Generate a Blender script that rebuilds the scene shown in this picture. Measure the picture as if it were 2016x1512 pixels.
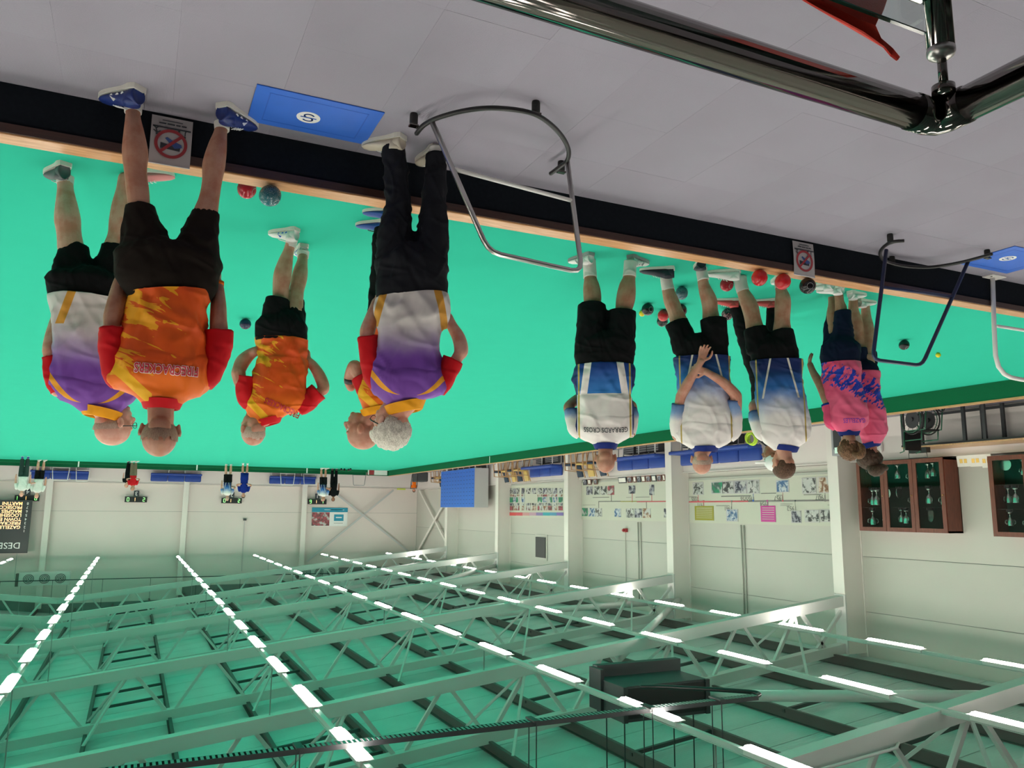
import bpy, bmesh, math, random
import numpy as np
from mathutils import Vector, Matrix, noise
from mathutils.bvhtree import BVHTree
random.seed(7)
scene = bpy.context.scene
col = scene.collection
for o in list(bpy.data.objects):
    bpy.data.objects.remove(o)

# ------------------------------------------------------------ camera
# (the phone was held upside down: the camera is rolled by 180 degrees)
FPX, CX, CY = 1570., 1008., 756.
def _d(x, y): return np.array([(x-CX)/FPX, -(y-CY)/FPX, -1.])
def _n(v): return v/np.linalg.norm(v)
_sl = .0083
_Y = _n(_d(262, 1000))
_Z = _n(np.cross(_d(262, 1000), _d(1262, 1000+1000*_sl)))
if _Z[1] > 0: _Z = -_Z
RC = np.array([np.cross(_Y, _Z), _Y, _Z])
CAM = np.array([0, 0, 2.08])
cam = bpy.data.cameras.new('camera')
cam.sensor_width = 36
cam.sensor_fit = 'HORIZONTAL'
cam.lens = FPX/2016*36
cam.clip_start = .05
camo = bpy.data.objects.new('camera', cam)
col.objects.link(camo)
M4 = Matrix.Identity(4)
for i in range(3):
    for j in range(3):
        M4[i][j] = RC[i, j]
    M4[i][3] = CAM[i]
camo.matrix_world = M4
scene.camera = camo
# ------------------------------------------------------------ world, exposure
w = bpy.data.worlds.new('world')
scene.world = w
w.use_nodes = True
w.node_tree.nodes['Background'].inputs[0].default_value = (.8, .85, .9, 1)
w.node_tree.nodes['Background'].inputs[1].default_value = .05
scene.view_settings.view_transform = 'Standard'
scene.view_settings.look = 'None'
scene.view_settings.gamma = 1
scene.view_settings.use_curve_mapping = False
scene.view_settings.exposure = 0.0
LAMP_STRENGTH = 70.0
LAMP_COLOR = (1.0, .93, .84, 1)

# ------------------------------------------------------------ helpers
def ray(x, y): return RC @ _d(x, y)
def atz(x, y, z=0.):
    r = ray(x, y); return CAM + r*((z-CAM[2])/r[2])
def atX(x, y, X):
    r = ray(x, y); return CAM + r*(X/r[0])
def atY(x, y, Y):
    r = ray(x, y); return CAM + r*(Y/r[1])

class S:
    """tiny expression wrapper that builds shader math nodes"""
    def __init__(s, nt, sock): s.nt, s.k = nt, sock
    def _m(s, op, *a):
        n = s.nt.nodes.new('ShaderNodeMath'); n.operation = op
        for i, v in enumerate(a):
            if isinstance(v, S): s.nt.links.new(v.k, n.inputs[i])
            else: n.inputs[i].default_value = v
        return S(s.nt, n.outputs[0])
    def __add__(s, o): return s._m('ADD', s, o)
    def __radd__(s, o): return s._m('ADD', o, s)
    def __sub__(s, o): return s._m('SUBTRACT', s, o)
    def __rsub__(s, o): return s._m('SUBTRACT', o, s)
    def __mul__(s, o): return s._m('MULTIPLY', s, o)
    def __rmul__(s, o): return s._m('MULTIPLY', o, s)
    def __truediv__(s, o): return s._m('DIVIDE', s, o)
    def abs(s): return s._m('ABSOLUTE', s)
    def frac(s): return s._m('FRACT', s)
    def floor(s): return s._m('FLOOR', s)
    def sin(s): return s._m('SINE', s)
    def gt(s, o): return s._m('GREATER_THAN', s, o)
    def lt(s, o): return s._m('LESS_THAN', s, o)
    def mx(s, o): return s._m('MAXIMUM', s, o)
    def mn(s, o): return s._m('MINIMUM', s, o)
    def pw(s, o): return s._m('POWER', s, o)
    def ss(s, lo, hi):
        n = s.nt.nodes.new('ShaderNodeMapRange'); n.interpolation_type = 'SMOOTHSTEP'
        s.nt.links.new(s.k, n.inputs[0]); n.inputs[1].default_value = lo; n.inputs[2].default_value = hi
        return S(s.nt, n.outputs[0])

class Mt:
    def __init__(s, name, rough=.6, metal=0., spec=.5):
        s.m = bpy.data.materials.new(name); s.m.use_nodes = True
        s.nt = s.m.node_tree; s.b = s.nt.nodes['Principled BSDF']
        s.b.inputs['Roughness'].default_value = rough
        s.b.inputs['Metallic'].default_value = metal
        s.b.inputs['Specular IOR Level'].default_value = spec
        s._tc = None
    def coord(s, out='Object'):
        if s._tc is None: s._tc = s.nt.nodes.new('ShaderNodeTexCoord')
        return s._tc.outputs[out]
    def xyz(s, out='Object'):
        n = s.nt.nodes.new('ShaderNodeSeparateXYZ'); s.nt.links.new(s.coord(out), n.inputs[0])
        return [S(s.nt, n.outputs[i]) for i in range(3)]
    def vec(s, x, y, z):
        n = s.nt.nodes.new('ShaderNodeCombineXYZ')
        for i, v in enumerate((x, y, z)):
            if isinstance(v, S): s.nt.links.new(v.k, n.inputs[i])
            else: n.inputs[i].default_value = v
        return n.outputs[0]
    def noise(s, scale, detail=3, vec=None, rough=.5, dist=0.):
        n = s.nt.nodes.new('ShaderNodeTexNoise'); n.inputs['Scale'].default_value = scale
        n.inputs['Detail'].default_value = detail; n.inputs['Roughness'].default_value = rough
        n.inputs['Distortion'].default_value = dist
        s.nt.links.new(vec if vec is not None else s.coord(), n.inputs['Vector'])
        return S(s.nt, n.outputs[0])
    def rgb(s, c):
        n = s.nt.nodes.new('ShaderNodeRGB'); n.outputs[0].default_value = (*c[:3], 1); return n.outputs[0]
    def mix(s, f, a, b):
        n = s.nt.nodes.new('ShaderNodeMix'); n.data_type = 'RGBA'
        if isinstance(f, S): s.nt.links.new(f.k, n.inputs[0])
        else: n.inputs[0].default_value = f
        for i, v in ((6, a), (7, b)):
            if isinstance(v, (tuple, list)): n.inputs[i].default_value = (*v[:3], 1)
            else: s.nt.links.new(v, n.inputs[i])
        return n.outputs[2]
    def color(s, c):
        if isinstance(c, (tuple, list)): s.b.inputs['Base Color'].default_value = (*c[:3], 1)
        else: s.nt.links.new(c, s.b.inputs['Base Color'])
        return s
    def bump(s, h, strength=.3, dist=.01):
        n = s.nt.nodes.new('ShaderNodeBump'); n.inputs['Strength'].default_value = strength
        n.inputs['Distance'].default_value = dist
        s.nt.links.new(h.k if isinstance(h, S) else h, n.inputs['Height'])
        s.nt.links.new(n.outputs[0], s.b.inputs['Normal']); return s

def C_(r, g, b):  # sRGB 0-255 -> linear
    return tuple(((v/255+.055)/1.055)**2.4 if v/255 > .04045 else v/255/12.92 for v in (r, g, b))

def plain(name, c, rough=.6, metal=0., nscale=0, namt=.12, bump=0., bscale=200, bd=.003, spec=.5):
    m = Mt(name, rough, metal, spec)
    if nscale:
        f = m.noise(nscale)
        m.color(m.mix(f, tuple(v*(1-namt) for v in c), tuple(min(1, v*(1+namt)) for v in c)))
    else: m.color(c)
    if bump: m.bump(m.noise(bscale, 2), bump, bd)
    return m.m

def emis(name, c, strength):
    m = bpy.data.materials.new(name); m.use_nodes = True
    b = m.node_tree.nodes['Principled BSDF']
    b.inputs['Base Color'].default_value = (.8, .8, .8, 1)
    b.inputs['Emission Color'].default_value = (*c[:3], 1)
    b.inputs['Emission Strength'].default_value = strength
    return m

class MB:
    """mesh builder: collects closed shapes, builds ONE object"""
    def __init__(s): s.v = []; s.f = []; s.mi = []
    def add(s, v, f, mi=0):
        o = len(s.v); s.v += [tuple(p) for p in v]; s.f += [tuple(i+o for i in q) for q in f]; s.mi += [mi]*len(f); return s
    def box(s, c, d, rot=None, mi=0):
        vs = [Vector((sx*d[0]/2, sy*d[1]/2, sz*d[2]/2)) for sz in (-1, 1) for sy in (-1, 1) for sx in (-1, 1)]
        if rot is not None: vs = [rot @ v for v in vs]
        vs = [v+Vector(c) for v in vs]
        return s.add(vs, [(0, 2, 3, 1), (4, 5, 7, 6), (0, 1, 5, 4), (2, 6, 7, 3), (0, 4, 6, 2), (1, 3, 7, 5)], mi)
    def box2(s, a, b, mi=0):
        a = Vector(a); b = Vector(b)
        return s.box((a+b)/2, [abs(x) for x in (b-a)], mi=mi)
    def quad(s, a, b, c, d, mi=0): return s.add([a, b, c, d], [(0, 1, 2, 3)], mi)
    def beam(s, a, b, w, h, up=(0, 0, 1), mi=0):
        a = Vector(a); b = Vector(b); t = (b-a).normalized(); up = Vector(up)
        x = t.cross(up)
        if x.length < 1e-4: x = t.cross(Vector((1, 0, 0)))
        x.normalize(); z = x.cross(t)
        vs = [p+x*(sx*w/2)+z*(sz*h/2) for p in (a, b) for sz in (-1, 1) for sx in (-1, 1)]
        return s.add(vs, [(0, 1, 3, 2), (4, 6, 7, 5), (0, 4, 5, 1), (2, 3, 7, 6), (0, 2, 6, 4), (1, 5, 7, 3)], mi)
    def tube(s, pts, rad, n=12, closed=False, caps=True, mi=0, flat=1.):
        pts = [Vector(p) for p in pts]; m = len(pts)
        if not isinstance(rad, (list, tuple)): rad = [rad]*m
        tang = []
        for i in range(m):
            a = pts[(i-1) % m] if (closed or i > 0) else pts[0]
            b = pts[(i+1) % m] if (closed or i < m-1) else pts[-1]
            tang.append((b-a).normalized())
        t0 = tang[0]; nrm = t0.cross(Vector((0, 0, 1)))
        if nrm.length < .05: nrm = t0.cross(Vector((1, 0, 0)))
        nrm.normalize(); vs = []; fr = []
        for i in range(m):
            nrm = (nrm-tang[i]*nrm.dot(tang[i])).normalized()
            bi = tang[i].cross(nrm)
            for k in range(n):
                a = 2*math.pi*k/n
                vs.append(pts[i]+(nrm*math.cos(a)+bi*math.sin(a)*flat)*rad[i])
        fs = []
        for i in range(m if closed else m-1):
            j = (i+1) % m
            for k in range(n):
                l = (k+1) % n
                fs.append((i*n+k, i*n+l, j*n+l, j*n+k))
        if caps and not closed:
            fs.append(tuple(range(n-1, -1, -1))); fs.append(tuple((m-1)*n+k for k in range(n)))
        return s.add(vs, fs, mi)
    def ell(s, c, r, rot=None, nu=16, nv=10, mi=0):
        vs = []; fs = []
        for j in range(nv+1):
            ph = math.pi*j/nv
            for i in range(nu):
                th = 2*math.pi*i/nu
                v = Vector((r[0]*math.sin(ph)*math.cos(th), r[1]*math.sin(ph)*math.sin(th), r[2]*math.cos(ph)))
                if rot is not None: v = rot @ v
                vs.append(v+Vector(c))
        for j in range(nv):
            for i in range(nu):
                k = (i+1) % nu
                fs.append((j*nu+i, (j+1)*nu+i, (j+1)*nu+k, j*nu+k))
        return s.add(vs, fs, mi)
    def disc(s, c, r, h, axis=(0, 0, 1), n=32, mi=0):
        a = Vector(axis).normalized()*h/2; c = Vector(c)
        return s.tube([c-a, c+a], r, n, mi=mi)
    def lathe(s, prof, c=(0, 0, 0), n=20, mi=0):
        vs = []; fs = []; m = len(prof)
        for (r, z) in prof:
            for k in range(n):
                a = 2*math.pi*k/n; vs.append((c[0]+r*math.cos(a), c[1]+r*math.sin(a), c[2]+z))
        for i in range(m-1):
            for k in range(n):
                l = (k+1) % n; fs.append((i*n+k, i*n+l, (i+1)*n+l, (i+1)*n+k))
        fs.append(tuple(range(n-1, -1, -1))); fs.append(tuple((m-1)*n+k for k in range(n)))
        return s.add(vs, fs, mi)
    def mesh(s, name, mats, smooth=False, clean=True):
        me = bpy.data.meshes.new(name); me.from_pydata([tuple(v) for v in s.v], [], s.f)
        if not isinstance(mats, (list, tuple)): mats = [mats]
        for m in mats:
            if m is not None: me.materials.append(m.m if isinstance(m, Mt) else m)
        if len(mats) > 1: me.polygons.foreach_set('material_index', s.mi)
        if clean:
            bm = bmesh.new(); bm.from_mesh(me)
            bmesh.ops.remove_doubles(bm, verts=bm.verts, dist=1e-6)
            bmesh.ops.recalc_face_normals(bm, faces=bm.faces)
            bm.to_mesh(me); bm.free()
        if smooth: me.polygons.foreach_set('use_smooth', [True]*len(me.polygons))
        me.update(); return me
    def build(s, name, mats, parent=None, smooth=False, bevel=0., loc=None, clean=True):
        me = s.mesh(name, mats, smooth, clean)
        if bevel:
            bm = bmesh.new(); bm.from_mesh(me)
            es = [e for e in bm.edges if len(e.link_faces) == 2 and e.calc_face_angle(0) > .6]
            bmesh.ops.bevel(bm, geom=es, offset=bevel, segments=2, affect='EDGES', profile=.5)
            bm.to_mesh(me); bm.free()
        o = bpy.data.objects.new(name, me); col.objects.link(o)
        if loc is not None: o.location = loc
        if parent is not None: o.parent = parent
        return o

def tag(o, label=None, cat=None, group=None, kind=None):
    if label: o['label'] = label
    if cat: o['category'] = cat
    if group: o['group'] = group
    if kind: o['kind'] = kind
    return o
def empty(name, loc=(0, 0, 0), rz=0., label=None, cat=None, group=None):
    o = bpy.data.objects.new(name, None); col.objects.link(o)
    o.location = loc; o.rotation_euler = (0, 0, rz); o.empty_display_size = .1
    return tag(o, label, cat, group)
def inst(name, me, parent=None, loc=(0, 0, 0), rot=(0, 0, 0)):
    o = bpy.data.objects.new(name, me); col.objects.link(o); o.location = loc; o.rotation_euler = rot
    if parent is not None: o.parent = parent
    return o
def struct(o): o['kind'] = 'structure'; return o
def copy_tree(o, parent=None):
    c = o.copy(); col.objects.link(c)
    if parent is not None: c.parent = parent
    for ch in list(o.children): copy_tree(ch, c)
    return c

_font = {}
_tmp = bpy.data.scenes.new('workbench')          # small side scene: evaluating modifiers there is quick
def evaluate(ob):
    _tmp.collection.objects.link(ob)
    vl = _tmp.view_layers[0]; vl.update(); dg = vl.depsgraph
    me = bpy.data.meshes.new_from_object(ob.evaluated_get(dg))
    _tmp.collection.objects.unlink(ob); return me
def text_mesh(txt, size, offset=0., extrude=0., align='CENTER', bold=False):
    cu = bpy.data.curves.new('txt', 'FONT'); cu.body = txt; cu.size = size; cu.align_x = align; cu.align_y = 'CENTER'
    cu.offset = offset; cu.extrude = extrude; cu.resolution_u = 3
    ob = bpy.data.objects.new('txt', cu)
    me = evaluate(ob)
    bpy.data.objects.remove(ob); bpy.data.curves.remove(cu)
    return me
def text_obj(name, txt, size, origin, xdir, up, mat, parent=None, offset=0., extrude=.001, align='CENTER', stretch=1.):
    """flat lettering: xdir = reading direction, up = top of the letters"""
    me = text_mesh(txt, size, offset, extrude, align)
    x = Vector(xdir).normalized(); u = Vector(up).normalized(); n = x.cross(u)
    o_ = Vector(origin)
    for v in me.vertices:
        c = v.co.copy(); v.co = o_+x*c.x*stretch+u*c.y+n*c.z
    me.materials.clear(); me.materials.append(mat)
    o = bpy.data.objects.new(name, me); col.objects.link(o)
    if parent is not None: o.parent = parent
    return o
# ------------------------------------------------------------ materials
M = {}
def carpet_mat():
    m = Mt('grey_carpet', .95, spec=.15)
    f = m.noise(900, 2); g = m.noise(1.3, 3); x, y, z = m.xyz('Object')
    rib = (x*1100).sin()*.5+.5
    c = m.mix(f.ss(.3, .7), C_(114, 110, 120), C_(186, 182, 196))
    c = m.mix(g.ss(.3, .75)*.35, c, C_(146, 138, 150))
    m.color(c); m.bump(f*.6+rib*.4, .5, .003); return m.m
M['carpet'] = carpet_mat()
def green_mat():
    m = Mt('bowling_green_felt', .95, spec=.12)
    f = m.noise(420, 3); g = m.noise(3, 2)
    c = m.mix(f.ss(.3, .7), (.016, .40, .26), (.034, .56, .385))
    c = m.mix(g.ss(.3, .7)*.25, c, (.03,.53,.36)); m.color(c); m.bump(f, .4, .003); return m.m
M['green'] = green_mat()
M['dkgreen'] = plain('dark_green_carpet', (.006, .12, .05), .9, nscale=60, bump=.3, bscale=500, spec=.15)
M['navycarpet'] = plain('navy_carpet', (.0095, .0125, .017), .95, nscale=40, namt=.3, bump=.4, bscale=700, spec=.1)
def wood_mat(name, a, b, axis=0, rough=.35, sc=1.):
    m = Mt(name, rough); x, y, z = m.xyz()
    p = [x*8, y*8, z*8]; p[axis] = [x, y, z][axis]*.7
    f = m.noise(6*sc, 5, m.vec(*p), .6, 1.2)
    m.color(m.mix(f.ss(.25, .75), a, b)); m.bump(f, .15, .002); return m.m
M['wood'] = wood_mat('pale_wood_capping', (.50, .24, .10), (.72, .40, .20))
M['woodY'] = wood_mat('pale_wood_capping_long', (.50, .24, .10), (.70, .38, .19), 1)
M['woodedge'] = wood_mat('shaded_wood_edge', (.03, .010, .006), (.055, .018, .010))  # dark brown is the shade on the capping's vertical side, put into the colour
M['cabwood'] = wood_mat('mahogany', (.10, .022, .012), (.19, .05, .028), 2)
M['chairwood'] = wood_mat('beech', (.42, .24, .12), (.6, .38, .2), 2)
M['wall'] = plain('white_wall_paint', (.70, .645, .61), .55, nscale=1.5, namt=.03)
M['panel'] = plain('wall_cladding', (.48, .47, .42), .45, nscale=1., namt=.03)
M['panel2'] = plain('wall_cladding_lower', (.52, .50, .45), .5, nscale=1., namt=.03)
M['panelfar'] = plain('far_wall_cladding', (.72, .64, .60), .5, nscale=1., namt=.03)
M['joint'] = plain('panel_joint', (.22, .23, .22), .7)
M['column'] = plain('white_steel', (.72, .68, .63), .5, nscale=3, namt=.03)
M['truss'] = plain('truss_steel', (.60, .60, .58), .45, nscale=2, namt=.05)
M['purlin'] = plain('dark_purlin_steel', (.10, .085, .08), .6, nscale=3)
M['tie'] = plain('dark_tie_steel', (.07, .07, .07), .6)
def deck_mat():
    m = Mt('roof_deck', .38, .0); x, y, z = m.xyz()
    r = (y*95).sin(); g = m.noise(1.1, 2)
    m.color(m.mix(g.ss(.3, .7), (.52, .55, .54), (.62, .64, .63))); m.bump(r.ss(-.6, .6), .35, .008); return m.m
M['deck'] = deck_mat()
M['steel'] = plain('polished_stainless', (.17, .155, .145), .09, 1., nscale=4, namt=.05)
M['brushed'] = plain('brushed_steel_tube', (.55, .53, .52), .3, 1.)
M['whitepaint'] = plain('white_paint', (.8, .78, .75), .4)
M['navypaint'] = plain('navy_paint', (.008, .016, .07), .35)
M['black'] = plain('black_plastic', (.008, .008, .009), .4)
M['rubber'] = plain('black_rubber', (.012, .012, .012), .7)
M['dark'] = plain('dark_metal', (.03, .033, .036), .5)
M['box'] = plain('anthracite_casing', (.045, .05, .053), .6)
M['grey'] = plain('grey_plastic', (.3, .31, .32), .5)
M['lightgrey'] = plain('light_grey', (.5, .5, .5), .5)
M['galv'] = plain('galvanised_steel', (.32, .34, .33), .45, .4)
M['blueseat'] = plain('royal_blue_vinyl', (.012, .05, .28), .5, nscale=8, namt=.15)
M['bluemat'] = plain('blue_rubber_mat', C_(44, 104, 205), .5, nscale=9, namt=.08, bump=.2, bscale=300)
M['bluemat2'] = plain('embossed_blue', C_(34, 88, 190), .5)
M['blueprint'] = plain('blue_print', C_(30, 90, 190), .6)
M['blueperf'] = plain('blue_locker_steel', (.035, .16, .62), .45)
M['holeblue'] = plain('locker_vent', (.02, .07, .3), .5)
M['white'] = plain('white_print', (.82, .82, .8), .5)
M['paper'] = plain('paper', (.50, .47, .48), .5, nscale=20, namt=.06)
M['paperlit'] = plain('white_paper', (.78, .76, .7), .6)
M['redprint'] = plain('red_print', (.36, .03, .04), .5); M['redtext'] = plain('red_lettering', (.52, .015, .03), .5)
M['darkprint'] = plain('dark_print', (.03, .035, .045), .5)
M['blueobj'] = plain('blue_bag_print', (.04, .09, .3), .5)
M['board'] = plain('timeline_board', (.55, .55, .46), .55)
M['boardedge'] = plain('board_edge', (.42, .43, .38), .6)
M['inkgrey'] = plain('ink_grey', (.2, .19, .18), .6)
M['inkred'] = plain('ink_red', (.6, .1, .12), .6)
M['pinkp'] = plain('magenta_print', (.55, .06, .3), .6)
M['olivep'] = plain('olive_print', (.33, .3, .04), .6)
M['tealp'] = plain('teal_print', (.02, .28, .42), .6)
M['goldseat'] = plain('gold_upholstery', (.55, .38, .12), .7)
M['navyseat'] = plain('navy_upholstery', (.012, .03, .06), .7)
M['cardboard'] = plain('black_crate', (.06, .065, .07), .6, nscale=20, namt=.4)
M['gold'] = plain('gold_trim', (.6, .38, .1), .3, .8)
M['silver'] = plain('silver_trophy', (.75, .75, .73), .18, 1.)
M['velvet'] = plain('dark_green_velvet', (.004, .018, .012), .9)
M['skintone'] = None
def glass_mat(name, tint=(.86, .95, .92), rough=.0):
    m = bpy.data.materials.new(name); m.use_nodes = True; nt = m.node_tree
    b = nt.nodes['Principled BSDF']
    b.inputs['Base Color'].default_value = (*tint, 1); b.inputs['Roughness'].default_value = rough
    b.inputs['Transmission Weight'].default_value = 1; b.inputs['IOR'].default_value = 1.45
    return m
M['glass'] = glass_mat('clear_glass')
M['cabglass'] = glass_mat('cabinet_glass', (.97, .98, .97)); M['cabglass'].node_tree.nodes['Principled BSDF'].inputs['IOR'].default_value = 1.25
M['glassedge'] = plain('green_glass_edge', (.004, .045, .03), .15)
def pic_mat(name, base, alt, sc=14, seed=0.):
    m = Mt(name, .5); x, y, z = m.xyz()
    v = m.vec(x+seed*3.1, y+seed, z+seed*7.7)
    f = m.noise(sc, 4, v, .6, .6); g = m.noise(sc*.5, 2, v)
    c = m.mix(f.ss(.42, .58), base, alt); c = m.mix(g.ss(.5, .62), c, (.5, .5, .48)); m.color(c); return m.m
PICS = [pic_mat('old_photo_grey', (.05, .05, .05), (.55, .55, .52), 9, 1), pic_mat('old_photo_sepia', (.22, .1, .05), (.6, .5, .4), 8, 2),
        pic_mat('photo_green', (.02, .25, .12), (.06, .12, .1), 6, 3), pic_mat('photo_dark', (.03, .03, .05), (.3, .3, .34), 10, 4),
        pic_mat('photo_red', (.4, .08, .1), (.12, .06, .06), 8, 5), pic_mat('photo_blue', (.05, .12, .25), (.5, .55, .6), 9, 6)]

# ------------------------------------------------------------ setting
XL, XR, YF, YB = -14.9, 19.9, 44.7, -6.0
XBL, XBR = -12.2, 17.2
YN, YG = 4.40, 41.5          # near bank face, far end of the green
TH = .27
Z_EAVE = 5.18
SL = .112
XRIDGE = 2.5
def zroof(x): return Z_EAVE+SL*((x-XL) if x < XRIDGE else (XRIDGE-XL)-(x-XRIDGE))
def zb(x): return zroof(x)-1.27   # truss bottom chord centre

fl = struct(MB().box2((XL-.3, YB-.3, -.3), (XR+.3, YF+.3, -.012)).build('floor', M['carpet']))
tile_me = MB().box((0, 0, -.0055), (.4994, .4994, .011)).build('tmp', M['carpet'], bevel=.0006)
tm = tile_me.data; bpy.data.objects.remove(tile_me)
nt_ = 0
for iy in range(0, 8):
    for ix in range(-15, 4):
        y0 = YN-.25-.5*iy; x0 = .22+.5*ix
        inst('carpet_tile', tm, fl, (x0, y0, random.uniform(-.0003, .0004)), (0, 0, random.choice((0, math.pi/2)))); nt_ += 1
# the rest of the walkway carpet, one sheet per side
for a, b in (((-7.53, YB, -.012), (1.97, YN-4.0, -.0005)), ((XL, YB, -.012), (-7.53, YN, -.0005)), ((1.97, YB, -.012), (XR, YN, -.0005)), ((XL, YN, -.012), (XBL, YF, -.0005)),
             ((XBR, YN, -.012), (XR, YF, -.0005)), ((XBL, YG+.1, -.012), (XBR, YF, -.0005))):
    MB().box2(a, b).build('carpet_sheet', M['carpet'], fl)
g = MB().box2((XBL, YN+.1, -.01), (XBR, YG, .0)).build('bowling_green', M['green'])
tag(g, 'bright green felt playing surface of the indoor bowls hall', 'bowling green')

# banks (low walls round the green)
b = empty('bank_wall', (0, YN, 0), 0, 'low navy carpeted wall with pale wooden top between grey walkway and green', 'low wall')
MB().box2((XBL-.05, 0, 0), (XBR, .115, TH-.045)).build('carpeted_face', M['navycarpet'], b)
MB().box2((XBL-.05, -.012, TH-.055), (XBR, .0, TH-.008)).build('edge_strip', M['woodedge'], b)
MB().box2((XBL-.05, .0, TH-.045), (XBR, .125, TH)).build('wooden_capping', M['wood'], b, bevel=.006)
b = empty('bank_wall', (XBL, 0, 0), 0, 'dark green carpeted ditch wall with wooden top along the trophy cabinet side', 'low wall')
MB().box2((-.11, YN+.13, 0), (0, YG, TH+.01)).build('carpeted_face', M['dkgreen'], b)
MB().box2((-.12, YN+.13, TH+.01), (.012, YG, TH+.035)).build('wooden_capping', M['woodY'], b)
for y in (28.0,):
    MB().box2((0.001, y, 0.02), (.006, y+.05, TH)).build('white_marker', M['white'], b)
b = empty('bank_wall', (0, YG, 0), 0, 'dark green carpeted ditch wall at the far end below the scoreboards', 'low wall')
MB().box2((XBL+1.1, 0, 0), (XBR, .5, .11)).build('lower_step', M['dkgreen'], b)
MB().box2((XBL+1.1, .5, 0), (XBR, .62, TH-.02)).build('upper_face', M['dkgreen'], b)
MB().box2((XBL-.1, .25, 0), (XBL+1.1, .4, TH)).build('corner_face', M['dkgreen'], b)
MB().box2((XBL+.05, .1, 0), (XBL+.75, .24, .24)).build('corner_ramp', M['whitepaint'], b)
MB().box2((XBL+.78, .1, 0), (XBL+1.1, .24, .24)).build('corner_block', M['redprint'], b)
for x in (2.4, -2.65, -7.9, -12.0+.9):
    MB().box2((x-.03, -.01, .0), (x+.03, .0, .25)).build('white_marker', M['white'], b)
b = MB().box2((XBR, YN, 0), (XBR+.12, YG+.6, TH+.03)).build('bank_wall', M['dkgreen'])
tag(b, 'ditch wall outside the frame opposite the trophy cabinets', 'low wall')

# walls: a lower plastered band with a ledge and cladding panels above it
def wall(name, p0, p1, inward, zl=.9, panels=(), plain_only=False, ztop=None):
    p0 = Vector(p0); p1 = Vector(p1); t = (p1-p0).normalized(); n = Vector(inward); Lh = (p1-p0).length
    mb = MB(); a = p0-n*.25; c = p1-n*.02
    mb.box2((min(a.x, c.x), min(a.y, c.y), -.05), (max(a.x, c.x), max(a.y, c.y), ztop or 7.8))
    wob = struct(mb.build(name, M['joint']))
    return wob
def panels(par, axis, fixed, lo, hi, nrm, zs, step, mats):
    """rows of cladding panels, each panel its own mesh, joints recessed"""
    n = max(1, round((hi-lo)/step)); st = (hi-lo)/n
    for i in range(n):
        a = lo+i*st; b_ = a+st
        for k in range(len(zs)-1):
            g_ = .006
            if axis == 'y': p, q = (fixed-.02*nrm, a+g_, zs[k]+g_), (fixed, b_-g_, zs[k+1]-g_)
            else: p, q = (a+g_, fixed-.02*nrm, zs[k]+g_), (b_-g_, fixed, zs[k+1]-g_)
            MB().box2(p, q).build('wall_panel', mats[0] if k else mats[1], par)
COLY = [-5.0, 1.0, 7.15, 13.35, 19.55, 25.8, 32.0, 38.25]
wl = wall('wall_left', (XL, YB, 0), (XL, YF, 0), (1, 0, 0))
ys = COLY+[YF]
zs_ = [.93, 3.02, 4.22, 5.2]
for a, c in zip(ys[:-1], ys[1:]):
    panels(wl, 'y', XL, a, c, 1, zs_, 6.2, (M['panel'], M['panel2']))
MB().box2((XL-.02, YB, 0), (XL+.16, YF, .90)).build('lower_wall', M['wall'], wl)
MB().box2((XL-.02, YB, .90), (XL+.19, YF, .925)).build('ledge', M['wall'], wl)
wf = wall('wall_far', (XL, YF, 0), (XR, YF, 0), (0, -1, 0))
COLX = [3.7, -2.4, -8.4]
xs = [XL, -8.4, -2.4, 3.7, 9.8, 15.9, XR]
for a, c in zip(xs[:-1], xs[1:]):
    zt = [.86, 2.0, 3.3, 4.6, zroof((a+c)/2)+.1]
    panels(wf, 'x', YF, a, c, -1, [.86, 2.25, zroof(min(a, c, key=lambda q: zroof(q)))+.05], 6.2, (M['panelfar'], M['panelfar']))
MB().box2((XL, YF-.16, 0), (XR, YF+.02, .83)).build('lower_wall', M['wall'], wf)
MB().box2((XL, YF-.19, .83), (XR, YF+.02, .855)).build('ledge', M['wall'], wf)
wr = wall('wall_right', (XR, YB, 0), (XR, YF, 0), (-1, 0, 0)); wr.data.materials[0] = M['wall']
wb = wall('wall_back', (XL, YB, 0), (XR, YB, 0), (0, 1, 0)); wb.data.materials[0] = plain('dark_clubhouse_wall', (.09, .085, .08), .6)

# roof
ce = bpy.data.objects.new('ceiling', MB().box2((XL, YB, 7.9), (XR, YF, 8.0)).mesh('ceiling', M['dark'])); col.objects.link(ce); struct(ce)
sw = 1.03
ny = int((YF-YB)/sw)+1
rise = SL*(XRIDGE-XL)
def sheet_mesh(x0, z0, x1, z1):
    mb = MB(); d = .04
    vs = [(x0, 0, z0), (x1, 0, z1), (x1, sw-.018, z1), (x0, sw-.018, z0), (x0, 0, z0+d), (x1, 0, z1+d), (x1, sw-.018, z1+d), (x0, sw-.018, z0+d)]
    mb.add(vs, [(0, 1, 2, 3), (4, 7, 6, 5), (0, 4, 5, 1), (1, 5, 6, 2), (2, 6, 7, 3), (3, 7, 4, 0)])
    return mb.mesh('roof_sheet', M['deck'])
sL = sheet_mesh(XL-.1, zroof(XL)-.01, XRIDGE, zroof(XRIDGE)); sR = sheet_mesh(XRIDGE, zroof(XRIDGE), XR+.1, zroof(XR)-.01)
for i in range(ny):
    inst('roof_sheet', sL, ce, (0, YB+i*sw, 0)); inst('roof_sheet', sR, ce, (0, YB+i*sw, 0))
MB().box2((XL-.1, YB, 5.3), (XL-.05, YF, 7.9)).build('upstand', M['dark'], ce)

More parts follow.
